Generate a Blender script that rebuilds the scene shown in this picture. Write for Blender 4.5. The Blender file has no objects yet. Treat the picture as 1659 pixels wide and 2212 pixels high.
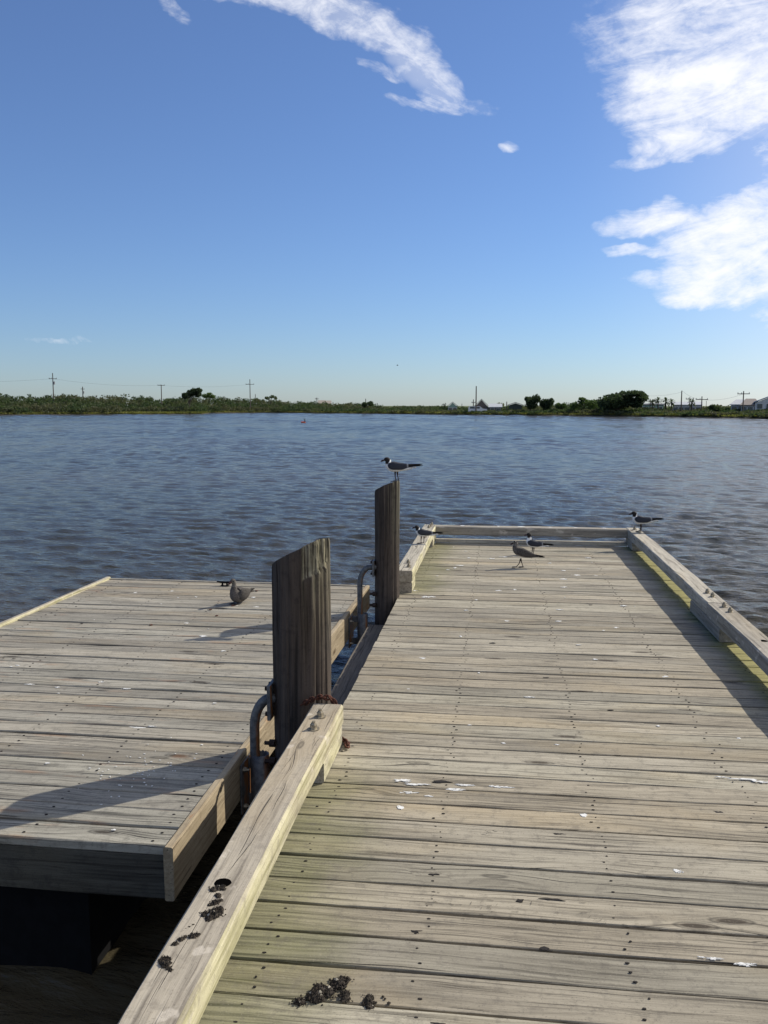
import bpy, math, random
import numpy as np
from mathutils import Vector, Matrix, noise as mnoise
R = math.radians
random.seed(7)
scene = bpy.context.scene
col = scene.collection
EYE = 1.53
WATER = -0.75
SUN_AZ, SUN_EL = R(52.0), R(36.9)

# ------------------------------------------------------------------ camera
f_px, cx0, cy0 = 1898.0, 829.5, 1106.0
TH, PSI = R(6.909), R(7.199)
cam = bpy.data.cameras.new('camera'); cam.sensor_fit = 'VERTICAL'; cam.sensor_height = 36
cam.lens = 36 * f_px / 2212; cam.clip_end = 9000; cam.clip_start = 0.05
camo = bpy.data.objects.new('camera', cam); col.objects.link(camo)
camo.location = (0, 0, EYE); camo.rotation_euler = (R(90) - TH, 0, PSI)
scene.camera = camo

def bearing(px):
    """ground direction (unit x, unit y) of a bearing measured on the photograph"""
    a = math.atan((px - cx0) / (f_px / math.cos(TH))) - PSI
    return math.sin(a), math.cos(a)
def far(px, d):
    b = bearing(px); return b[0] * d, b[1] * d

# ------------------------------------------------------------------ helpers
def tag(o, label=None, cat=None, group=None, kind=None):
    if label: o['label'] = label
    if cat: o['category'] = cat
    if group: o['group'] = group
    if kind: o['kind'] = kind
    return o
def empty(name, loc, label, cat, group=None, rz=0):
    o = bpy.data.objects.new(name, None); col.objects.link(o)
    o.location = loc; o.rotation_euler = (0, 0, rz); o.empty_display_size = .1
    return tag(o, label, cat, group)

class MB:
    def __init__(s): s.v = []; s.f = []; s.m = []; s.wc = []; s.r = []; s.sm = []; s.c = []
    def add(s, vs, fs, m=0, wc=None, r=None, smooth=False, c=None):
        b = len(s.v); s.v += [tuple(p) for p in vs]
        s.wc += [tuple(p) for p in (wc if wc is not None else vs)]
        r = random.random() if r is None else r
        s.r += list(r) if hasattr(r, '__len__') else [r] * len(vs)
        s.c += [tuple(q) for q in c] if c is not None else [(1, 1, 1, 1)] * len(vs)
        for f in fs: s.f.append(tuple(b + i for i in f)); s.m.append(m); s.sm.append(smooth)
    def build(s, name, mats, parent=None, local=False, loc=None):
        me = bpy.data.meshes.new(name); me.from_pydata(s.v, [], s.f)
        for m in (mats if isinstance(mats, (list, tuple)) else [mats]): me.materials.append(m)
        me.polygons.foreach_set('material_index', s.m); me.polygons.foreach_set('use_smooth', s.sm)
        a = me.attributes.new('wc', 'FLOAT_VECTOR', 'POINT'); a.data.foreach_set('vector', np.array(s.wc, dtype=np.float32).ravel())
        a = me.attributes.new('rnd', 'FLOAT', 'POINT'); a.data.foreach_set('value', np.array(s.r, dtype=np.float32))
        a = me.attributes.new('col', 'FLOAT_COLOR', 'POINT'); a.data.foreach_set('color', np.array(s.c, dtype=np.float32).ravel())
        me.update()
        o = bpy.data.objects.new(name, me); col.objects.link(o)
        if parent is not None:
            o.parent = parent
            if not local:
                p = parent; L = Vector((0, 0, 0))
                while p is not None: L += p.location; p = p.parent
                o.location = -L
        elif loc: o.location = loc
        return o

def board(mb, p0, p1, w, h, m=0, ch=.004, seg=1, up=(0, 0, 1), wob=0.0, r=None, endj=0):
    """timber of width w, height h from p0 to p1, centre line given"""
    p0 = Vector(p0); p1 = Vector(p1); d = (p1 - p0); L = d.length; d.normalize()
    u = Vector(up); s = d.cross(u).normalized(); u = s.cross(d).normalized()
    hw, hh = w / 2, h / 2
    prof = [(-hw, -hh + ch), (-hw, hh - ch), (-hw + ch, hh), (hw - ch, hh), (hw, hh - ch), (hw, -hh + ch), (hw - ch, -hh), (-hw + ch, -hh)]
    rr = random.random() if r is None else r
    vs, wc = [], []; ph = random.uniform(0, 50)
    for k in range(seg + 1):
        t = k / seg * L
        ou = wob * (mnoise.noise((t * 1.3 + ph, 3.3, 1)))
        os_ = wob * (mnoise.noise((t * 1.1 + ph, 9.3, 4)))
        for i, (a, b) in enumerate(prof):
            ja = wob * .5 * mnoise.noise((t * 4 + ph, i * 7.1, 2)); jb = wob * .4 * mnoise.noise((t * 4 + ph, i * 5.1, 8))
            a2 = a + os_ + ja; b2 = b + ou + jb
            vs.append(p0 + d * t + s * a2 + u * b2)
            wc.append((t + rr * 91.7, a + rr * 37.3, b + rr * 13.1))
    fs = []
    for k in range(seg):
        for i in range(8):
            j = (i + 1) % 8; a = k * 8
            fs.append((a + i, a + j, a + 8 + j, a + 8 + i))
    fs.append(tuple(range(7, -1, -1))); fs.append(tuple(seg * 8 + i for i in range(8)))
    fs = [tuple(reversed(f)) for f in fs]
    mb.add(vs, fs, m, wc, rr)

def tube(mb, pts, rad, n=10, m=0, smooth=True, caps=True, r=None, c=None):
    pts = [Vector(p) for p in pts]; rads = rad if hasattr(rad, '__len__') else [rad] * len(pts)
    vs = []; fs = []; T = []
    for i in range(len(pts)):
        a = pts[max(0, i - 1)]; b = pts[min(len(pts) - 1, i + 1)]; T.append((b - a).normalized())
    ref = Vector((0, 0, 1)) if abs(T[0].z) < .9 else Vector((0, 1, 0))
    s = T[0].cross(ref).normalized()
    for i, p in enumerate(pts):
        s = (s - T[i] * s.dot(T[i])).normalized(); u = T[i].cross(s)
        for k in range(n):
            a = 2 * math.pi * k / n; vs.append(p + (s * math.cos(a) + u * math.sin(a)) * rads[i])
    for i in range(len(pts) - 1):
        for k in range(n):
            j = (k + 1) % n; fs.append((i * n + k, i * n + j, i * n + n + j, i * n + n + k))
    mb.add(vs, fs, m, None, r, smooth)
    if caps:
        mb.add(vs[:n], [tuple(reversed(range(n)))], m, None, r); mb.add(vs[-n:], [tuple(range(n))], m, None, r)
def box(mb, c, sx, sy, sz, m=0, ch=0.0, r=None):
    c = Vector(c); board(mb, c - Vector((sx / 2, 0, 0)), c + Vector((sx / 2, 0, 0)), sy, sz, m, max(ch, min(sx, sy, sz) * .04), 1, r=r)
def splat(mb, x, y, rx, ry, m):
    disc(mb, (x, y), rx * .62, ry * .7, .0022, m, 26, 1.0, .0010)
    for k in range(7):
        a = random.uniform(0, 6.283); q = random.uniform(.4, 1.25); s_ = random.uniform(.06, .36)
        disc(mb, (x + rx * q * math.cos(a), y + ry * q * math.sin(a)), rx * s_ * 1.2, ry * s_, .0021 + k * .00003, m, 14, .8, .0008)
def disc(mb, c, rx, ry, z, m=0, n=14, jag=0.0, th=.0015):
    ph = random.uniform(0, 99); vs = []
    for k in range(n):
        a = 2 * math.pi * k / n; q = 1 + jag * mnoise.noise((math.cos(a) * 2.6 + ph, math.sin(a) * 2.6, ph)) * 1.6
        vs.append((c[0] + rx * q * math.cos(a), c[1] + ry * q * math.sin(a), z + th))
    lo = [(v[0] + (v[0] - c[0]) * .05, v[1] + (v[1] - c[1]) * .05, z - .001) for v in vs]
    fs = [tuple(range(n))] + [(k, k + n, (k + 1) % n + n, (k + 1) % n) for k in range(n)]
    mb.add(vs + lo, fs, m)

# ------------------------------------------------------------------ materials
class NT:
    def __init__(s, name):
        s.mat = bpy.data.materials.new(name); s.mat.use_nodes = True; s.t = s.mat.node_tree; s.t.nodes.clear()
        s.out = s.t.nodes.new('ShaderNodeOutputMaterial')
    def n(s, typ, **kw):
        nd = s.t.nodes.new(typ)
        for k, v in kw.items(): setattr(nd, k, v)
        return nd
    def put(s, sock, v):
        if isinstance(v, bpy.types.NodeSocket): s.t.links.new(v, sock)
        elif hasattr(v, '__len__') and sock.type == 'RGBA' and len(v) == 3: sock.default_value = (*v, 1)
        else: sock.default_value = v
    def math(s, op, a, b=0, c=None, clamp=False):
        nd = s.n('ShaderNodeMath', operation=op, use_clamp=clamp); s.put(nd.inputs[0], a); s.put(nd.inputs[1], b)
        if c is not None: s.put(nd.inputs[2], c)
        return nd.outputs[0]
    def vmul(s, v, k):
        nd = s.n('ShaderNodeVectorMath', operation='MULTIPLY'); s.put(nd.inputs[0], v); s.put(nd.inputs[1], k); return nd.outputs[0]
    def noise(s, vec, scale=1, detail=3, rough=.55, dist=0):
        nd = s.n('ShaderNodeTexNoise'); s.put(nd.inputs['Vector'], vec); nd.inputs['Scale'].default_value = scale
        nd.inputs['Detail'].default_value = detail; nd.inputs['Roughness'].default_value = rough; nd.inputs['Distortion'].default_value = dist
        return nd.outputs['Fac']
    def mix(s, f, a, b, typ='MIX'):
        nd = s.n('ShaderNodeMix', data_type='RGBA', blend_type=typ); s.put(nd.inputs[0], f); s.put(nd.inputs[6], a); s.put(nd.inputs[7], b); return nd.outputs[2]
    def ss(s, v, a, b, lo=0.0, hi=1.0):
        nd = s.n('ShaderNodeMapRange', interpolation_type='SMOOTHSTEP'); s.put(nd.inputs[0], v)
        for i, q in enumerate((a, b, lo, hi)): s.put(nd.inputs[i + 1], q)
        return nd.outputs[0]
    def attr(s, name, o='Vector'):
        return s.n('ShaderNodeAttribute', attribute_name=name).outputs[o]
    def sep(s, v):
        nd = s.n('ShaderNodeSeparateXYZ'); s.put(nd.inputs[0], v); return nd.outputs
    def comb(s, x, y, z):
        nd = s.n('ShaderNodeCombineXYZ'); [s.put(nd.inputs[i], q) for i, q in enumerate((x, y, z))]; return nd.outputs[0]
    def bsdf(s, colr, rough=.8, metal=0.0, spec=.3, bump=None, bs=.3, bd=.002, **kw):
        b = s.n('ShaderNodeBsdfPrincipled'); s.put(b.inputs['Base Color'], colr); s.put(b.inputs['Roughness'], rough)
        s.put(b.inputs['Metallic'], metal); s.put(b.inputs['Specular IOR Level'], spec)
        if bump is not None:
            nd = s.n('ShaderNodeBump'); s.put(nd.inputs['Height'], bump); s.put(nd.inputs['Strength'], bs); nd.inputs['Distance'].default_value = bd
            s.t.links.new(nd.outputs[0], b.inputs['Normal'])
        for k, v in kw.items(): s.put(b.inputs[k], v)
        s.t.links.new(b.outputs[0], s.out.inputs[0]); return b

def wood(name, light, mid, dark, contrast=1.0, ks=(2.1, 7.5, 7.5), algae=None, face=None, rust=0.0, crack=1.0, knots=True, split=None, across=1.0):
    t = NT(name); wc = t.attr('wc'); rnd = t.attr('rnd', 'Fac'); pos = t.n('ShaderNodeNewGeometry')
    S = t.sep(wc)
    warp = t.noise(t.vmul(wc, (1.6, 5, 5)), 1, 2)
    warp = t.math('MULTIPLY', t.math('SUBTRACT', warp, .5), .05)
    al, ac, hh = S[0], S[1], S[2]
    kd = None
    if knots:
        vo = t.n('ShaderNodeTexVoronoi', feature='F1'); t.put(vo.inputs['Vector'], t.vmul(wc, ks)); vo.inputs['Scale'].default_value = 1
        kd = vo.outputs['Distance']
        sel = t.math('GREATER_THAN', t.sep(vo.outputs['Color'])[0], .60)
        kk = t.math('MULTIPLY', t.ss(kd, 0.55, 0.0), sel)
        warp = t.math('ADD', warp, t.math('MULTIPLY', kk, .035))
    ac2 = t.math('ADD', ac, warp)
    g1 = t.noise(t.comb(t.math('MULTIPLY', al, 2.2), t.math('MULTIPLY', ac2, 75 * across), t.math('MULTIPLY', hh, 75 * across)), 1, 4, .6)
    g2 = t.noise(t.comb(t.math('MULTIPLY', al, 9), t.math('MULTIPLY', ac2, 330), t.math('MULTIPLY', hh, 330)), 1, 2, .6)
    bl = t.noise(t.vmul(wc, (1.7, 5, 5)), 1, 5, .6)
    bl2 = t.noise(t.vmul(wc, (.9, 2.2, 2)), 1, 3, .6)
    v = t.math('ADD', t.math('MULTIPLY', g1, .62), t.math('MULTIPLY', bl, .38))
    c1 = t.mix(t.ss(v, .36, .62), mid, light)
    c1 = t.mix(t.math('MULTIPLY', t.ss(g1, .46, .30), .75 * contrast), c1, dark)
    # streaks run with the grain: old dark weather marks of their own shape
    st = t.noise(t.comb(t.math('MULTIPLY', al, .8), t.math('MULTIPLY', ac2, 16), t.math('MULTIPLY', hh, 16)), 1, 3, .6)
    c1 = t.mix(t.math('MULTIPLY', t.ss(st, .54, .72), .55 * contrast), c1, dark)
    c1 = t.mix(t.math('MULTIPLY', t.ss(bl2, .50, .68), .35), c1, (light[0] * .98, light[1] * .86, light[2] * .66))
    cr = t.noise(t.comb(t.math('MULTIPLY', al, 1.6), t.math('MULTIPLY', ac2, 120), t.math('MULTIPLY', hh, 120)), 1, 2, .5)
    crm = t.math('MULTIPLY', t.ss(cr, .635 if algae == 'post' else .655, .70), .85 * crack)
    c1 = t.mix(crm, c1, (dark[0] * .35, dark[1] * .35, dark[2] * .35))
    br = t.ss(rnd, 0, 1, .80, 1.10)
    c1 = t.mix(1, c1, t.comb(br, t.math('MULTIPLY', br, 1.0), t.math('ADD', t.math('MULTIPLY', br, .94), .04)), 'MULTIPLY')
    hv = t.math('FRACT', t.math('MULTIPLY', rnd, 7.31))
    c1 = t.mix(t.math('MULTIPLY', t.ss(hv, .55, 1), .24), c1, t.mix(1, c1, (1.10, .97, .80), 'MULTIPLY')); c1 = t.mix(t.math('MULTIPLY', t.ss(hv, .4, .1), .2), c1, t.mix(1, c1, (.90, .97, .95), 'MULTIPLY'))
    c1 = t.mix(t.math('MULTIPLY', t.ss(g2, .6, .3), .35), c1, t.mix(1, c1, (.55, .55, .55), 'MULTIPLY'))
    if knots:
        kc = t.math('MULTIPLY', t.ss(kd, .13, .07), sel); c1 = t.mix(t.math('MULTIPLY', kc, .9), c1, (dark[0] * .6, dark[1] * .5, dark[2] * .4))
        ring = t.math('MULTIPLY', t.math('MULTIPLY', t.ss(kd, .16, .13), t.ss(kd, .10, .13)), sel); c1 = t.mix(t.math('MULTIPLY', ring, .6), c1, (dark[0] * .3, dark[1] * .3, dark[2] * .3))
    P = t.sep(pos.outputs['Position']); N = t.sep(pos.outputs['Normal'])
    bign = t.noise(pos.outputs['Position'], 3.1, 4, .6)
    if algae == 'deck':
        jit = t.math('MULTIPLY', t.math('SUBTRACT', bign, .5), .55)
        near = t.ss(t.math('ADD', P[0], jit), -.28, -.66)
        near = t.math('MULTIPLY', near, t.math('ADD', t.ss(P[1], 3.7, 3.2), t.ss(P[1], 6.9, 7.2)))
        right = t.ss(t.math('ADD', P[0], t.math('MULTIPLY', jit, .5)), 1.36, 1.50)
        c1 = t.mix(t.math('MULTIPLY', near, .68), c1, t.mix(t.ss(g1, .35, .6), (.075, .078, .03), (.19, .185, .085)))
        c1 = t.mix(t.math('MULTIPLY', right, .85), c1, t.mix(t.ss(g1, .35, .6), (.18, .17, .05), (.32, .30, .10)))
    if algae == 'rail':
        m = t.math('MULTIPLY', t.ss(N[0], .3, .9), t.ss(bign, .25, .55))
        c1 = t.mix(t.math('MULTIPLY', m, .85), c1, t.mix(t.ss(v, .36, .6), (.30, .28, .14), (.60, .56, .36)))
        pn = t.noise(t.vmul(wc, (9, 14, 14)), 1, 3, .5)
        c1 = t.mix(t.math('MULTIPLY', t.ss(pn, .64, .70), .55), c1, (.60, .54, .45))
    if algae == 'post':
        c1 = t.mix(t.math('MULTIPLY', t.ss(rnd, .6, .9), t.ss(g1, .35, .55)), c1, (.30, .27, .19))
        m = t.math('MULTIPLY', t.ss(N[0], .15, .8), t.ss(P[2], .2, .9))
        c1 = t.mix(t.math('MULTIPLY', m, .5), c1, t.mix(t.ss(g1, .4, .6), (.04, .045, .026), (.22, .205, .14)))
    if rust:
        rn = t.noise(t.vmul(wc, (2.5, 9, 9)), 1, 3, .6)
        c1 = t.mix(t.math('MULTIPLY', t.ss(rn, .60, .72), rust), c1, (.36, .15, .05))
    mot = t.noise(pos.outputs['Position'], 21, 6, .72); c1 = t.mix(t.math('MULTIPLY', t.ss(mot, .50, .66), .38), c1, (dark[0] * 1.5, dark[1] * 1.5, dark[2] * 1.5))
    spk = t.noise(pos.outputs['Position'], 160, 3, .7); c1 = t.mix(t.math('MULTIPLY', t.ss(spk, .58, .70), .5), c1, dark)
    c1 = t.mix(t.math('MULTIPLY', t.ss(spk, .42, .32), .25), c1, light)
    h = t.math('SUBTRACT', t.math('ADD', t.math('MULTIPLY', g1, 1.0), t.math('MULTIPLY', g2, .25)), t.math('MULTIPLY', crm, .8))
    t.bsdf(c1, .85, spec=.25, bump=h, bs=.55, bd=.0035)
    return t.mat

def plain(name, c, rough=.7, metal=0, var=.25, scale=20, spec=.3, bs=.2, bd=.002, c2=None):
    t = NT(name); g = t.n('ShaderNodeTexCoord').outputs['Object']
    n = t.noise(g, scale, 4, .6)
    c2 = c2 or tuple(q * (1 - var) for q in c)
    t.bsdf(t.mix(t.ss(n, .35, .65), c2, c), rough, metal, spec, bump=n, bs=bs, bd=bd); return t.mat

W_deck = wood('weathered_deck_wood', (.405, .365, .29), (.245, .218, .17), (.07, .062, .052), algae='deck')
W_float = wood('grey_float_wood', (.36, .335, .285), (.215, .20, .168), (.06, .056, .05), rust=.25)
W_rail = wood('rail_wood', (.46, .42, .35), (.31, .28, .235), (.115, .10, .082), contrast=.7, algae='rail', across=.7)
W_raw = wood('tan_side_wood', (.38, .31, .22), (.26, .205, .14), (.14, .105, .07), contrast=.8, rust=.85)
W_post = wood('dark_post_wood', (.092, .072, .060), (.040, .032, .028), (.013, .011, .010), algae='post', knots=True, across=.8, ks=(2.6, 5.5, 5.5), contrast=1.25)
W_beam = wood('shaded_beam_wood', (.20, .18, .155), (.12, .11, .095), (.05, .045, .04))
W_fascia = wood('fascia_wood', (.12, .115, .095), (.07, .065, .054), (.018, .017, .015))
M_nail = plain('nail_head', (.018, .014, .012), .8, 0)
M_white = plain('bird_lime', (.80, .80, .78), .8, 0, .15, 60)
def lime_mat():
    t = NT('bird_lime'); g = t.n('ShaderNodeNewGeometry').outputs['Position']; n = t.noise(t.vmul(g, (70, 110, 1)), 1, 4, .7)
    b = t.n('ShaderNodeBsdfPrincipled'); t.put(b.inputs['Base Color'], t.mix(n, (.55, .54, .50), (.84, .84, .82))); b.inputs['Roughness'].default_value = .9
    t.put(b.inputs['Alpha'], t.ss(n, .30, .46)); t.t.links.new(b.outputs[0], t.out.inputs[0]); return t.mat
M_white = lime_mat()
M_dark = plain('dark_hole', (.0025, .0025, .0025), 1, spec=0.0)
M_steel = plain('galvanised_steel', (.46, .44, .39), .45, .75, .35, 60)
M_gnut = plain('weathered_nut', (.42, .37, .28), .5, .6, .45, 90)
M_rust = plain('rusty_iron', (.12, .045, .028), .9, .1, .6, 90, bs=.6)
M_iron = plain('dark_iron', (.05, .034, .028), .8, .2, .5, 90, bs=.4)
M_clump = plain('dry_clump', (.060, .048, .036), .95, 0, .75, 120, bs=.8, c2=(.020, .017, .014))
M_shell = plain('shell_bits', (.42, .38, .30), .8, 0, .5, 80)
M_billet = plain('black_float_plastic', (.008, .008, .009), .9, spec=.1)
def pipe_mat():
    t = NT('rusty_grey_pipe'); g = t.n('ShaderNodeNewGeometry'); N = t.sep(g.outputs['Normal']); n = t.noise(g.outputs['Position'], 38, 4, .65)
    m = t.math('MULTIPLY', t.ss(t.noise(t.vmul(g.outputs['Position'], (22, 22, 4)), 1, 3, .6), .44, .56), t.ss(N[0], .35, .75))
    c = t.mix(t.ss(n, .3, .7), (.06, .065, .07), (.15, .155, .16)); c = t.mix(t.math('MULTIPLY', m, .9), c, (.30, .12, .035))
    t.bsdf(c, .55, .25, .4, bump=n, bs=.2, bd=.001); return t.mat
M_pipe = pipe_mat()

# ------------------------------------------------------------------ world: sky with clouds
def build_world():
    w = bpy.data.worlds.new('World'); scene.world = w; w.use_nodes = True
    t = NT.__new__(NT); t.t = w.node_tree; t.t.nodes.clear(); t.out = t.t.nodes.new('ShaderNodeOutputWorld')
    sky = t.n('ShaderNodeTexSky', sky_type='NISHITA', sun_disc=False); sky.sun_elevation = SUN_EL; sky.sun_rotation = SUN_AZ
    sky.altitude = 0; sky.air_density = 1.0; sky.dust_density = .3; sky.ozone_density = 4.5
    D = t.sep(t.n('ShaderNodeTexCoord').outputs['Generated'])
    yy = t.math('MAXIMUM', D[1], .08); u = t.math('DIVIDE', D[0], yy); v = t.math('DIVIDE', D[2], yy)
    def uv(px, py):
        a = px - cx0; b = py - cy0
        fw = f_px * math.cos(TH) - b * math.sin(TH); dn = b * math.cos(TH) + f_px * math.sin(TH)
        X = a * math.cos(PSI) - fw * math.sin(PSI); Y = fw * math.cos(PSI) + a * math.sin(PSI)
        return X / Y, -dn / Y
    blobs = [(610, -25, 130, 26, 6, .7), (700, 5, 120, 30, 12, .78), (800, 45, 95, 34, 28, .85), (880, 110, 72, 34, 50, .85), (935, 165, 60, 28, 45, .76), (1000, 212, 55, 16, 12, .45), (900, 212, 60, 9, 5, .42),
             (830, 150, 45, 9, 25, .45), (1100, 326, 17, 10, 0, .60), (372, 14, 50, 14, 38, .42),
             (1620, 40, 230, 110, 0, .85), (1470, 40, 130, 80, 10, .60), (1600, 185, 190, 85, 0, 1.15), (1560, 270, 120, 38, -8, .85), (1450, 322, 80, 14, -14, .5), (1790, 130, 150, 170, 0, 1),
             (1405, 468, 92, 26, -12, .95), (1385, 543, 70, 12, -3, .72), (1600, 500, 130, 65, -10, 1.12), (1650, 432, 100, 24, -14, .75), (1545, 590, 108, 42, -15, 1.1), (1440, 608, 80, 18, -5, .7), (1500, 636, 75, 20, -4, .95), (1640, 610, 110, 44, -5, 1.1), (1760, 520, 150, 130, 0, 1),
             (135, 733, 70, 6, 0, .30), (1640, 705, 60, 9, 0, .30), (1700, 760, 120, 14, -3, .3)]
    # warp the coordinates for wispy edges
    base = t.comb(u, v, 0)
    w1 = t.n('ShaderNodeTexNoise'); t.put(w1.inputs['Vector'], base); w1.inputs['Scale'].default_value = 9; w1.inputs['Detail'].default_value = 4; w1.inputs['Roughness'].default_value = .6
    wv = t.sep(w1.outputs['Color'])
    uw = t.math('ADD', u, t.math('MULTIPLY', t.math('SUBTRACT', wv[0], .5), .085)); vw = t.math('ADD', v, t.math('MULTIPLY', t.math('SUBTRACT', wv[1], .5), .06))
    tot = None
    for (px, py, rx, ry, ang, st) in blobs:
        cu, cv = uv(px, py); k = 1 / f_px * 1.02 * math.hypot(1, cv); rx *= k; ry *= k; a = R(-ang)
        du = t.math('SUBTRACT', uw, cu); dv = t.math('SUBTRACT', vw, cv)
        p = t.math('ADD', t.math('MULTIPLY', du, math.cos(a) / rx), t.math('MULTIPLY', dv, math.sin(a) / rx))
        q = t.math('ADD', t.math('MULTIPLY', du, -math.sin(a) / ry), t.math('MULTIPLY', dv, math.cos(a) / ry))
        d2 = t.math('ADD', t.math('MULTIPLY', p, p), t.math('MULTIPLY', q, q))
        b = t.math('MULTIPLY', t.ss(d2, 2.7, .05), st)
        tot = b if tot is None else t.math('MAXIMUM', tot, b)
    # fine streaks, tilted down to the right like the wisps in the photograph
    a = R(-28); su = t.math('ADD', t.math('MULTIPLY', u, math.cos(a)), t.math('MULTIPLY', v, math.sin(a))); sv = t.math('SUBTRACT', t.math('MULTIPLY', v, math.cos(a)), t.math('MULTIPLY', u, math.sin(a)))
    n1 = t.noise(t.comb(t.math('MULTIPLY', su, 14), t.math('MULTIPLY', sv, 34), 0), 1, 6, .64, .8)
    a = R(13); su = t.math('ADD', t.math('MULTIPLY', u, math.cos(a)), t.math('MULTIPLY', v, math.sin(a))); sv = t.math('SUBTRACT', t.math('MULTIPLY', v, math.cos(a)), t.math('MULTIPLY', u, math.sin(a)))
    n1b = t.noise(t.comb(t.math('MULTIPLY', su, 11), t.math('MULTIPLY', sv, 38), 5), 1, 6, .66, .7)
    q_ = t.ss(u, .0, .16); n1 = t.math('ADD', t.math('MULTIPLY', n1, t.math('SUBTRACT', 1, q_)), t.math('MULTIPLY', n1b, q_))
    n2 = t.noise(t.comb(t.math('MULTIPLY', u, 30), t.math('MULTIPLY', v, 48), 3), 1, 6, .68, .3)
    nn = t.math('ADD', t.math('MULTIPLY', n1, .6), t.math('MULTIPLY', n2, .4))
    dens = t.math('ADD', tot, t.math('MULTIPLY', t.math('SUBTRACT', nn, .52), 3.1))
    dens = t.ss(dens, -.05, 1.45)
    dens = t.math('MULTIPLY', dens, t.ss(tot, .02, .3))
    dens = t.math('MAXIMUM', dens, t.math('MULTIPLY', t.ss(tot, .25, 1.0), .34))
    dens = t.math('MULTIPLY', dens, t.ss(D[1], .05, .2))
    # white glow added over the sun-side sky, strengthened to brighten the water
    sun_side_glow = t.math('ADD', t.math('MULTIPLY', t.ss(u, .05, .75), .68), .02)
    dens = t.math('MAXIMUM', dens, sun_side_glow)
    skyc = t.mix(1, sky.outputs[0], SKY_TINT, 'MULTIPLY')
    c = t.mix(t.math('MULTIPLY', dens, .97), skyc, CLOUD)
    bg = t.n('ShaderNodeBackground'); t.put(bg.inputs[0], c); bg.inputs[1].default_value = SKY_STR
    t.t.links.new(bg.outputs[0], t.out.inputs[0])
SKY_STR = .100
SKY_TINT = (.77, .905, 1.15)
CLOUD = (10.4, 10.5, 11.0)
build_world()
sun = bpy.data.lights.new('sun', 'SUN'); sun.energy = 5.0; sun.angle = R(.55); sun.color = (1, .93, .80)
suno = bpy.data.objects.new('sun', sun); col.objects.link(suno)
sd = Vector((math.sin(SUN_AZ) * math.cos(SUN_EL), math.cos(SUN_AZ) * math.cos(SUN_EL), math.sin(SUN_EL)))
suno.rotation_euler = sd.to_track_quat('Z', 'Y').to_euler(); suno.location = sd * 50
scene.view_settings.view_transform = 'Standard'; scene.view_settings.look = 'None'
scene.view_settings.exposure = 0.0; scene.view_settings.gamma = 1
scene.cycles.max_bounces = 6; scene.cycles.diffuse_bounces = 3; scene.cycles.glossy_bounces = 3
scene.render.resolution_x = 768; scene.render.resolution_y = 1024

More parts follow.
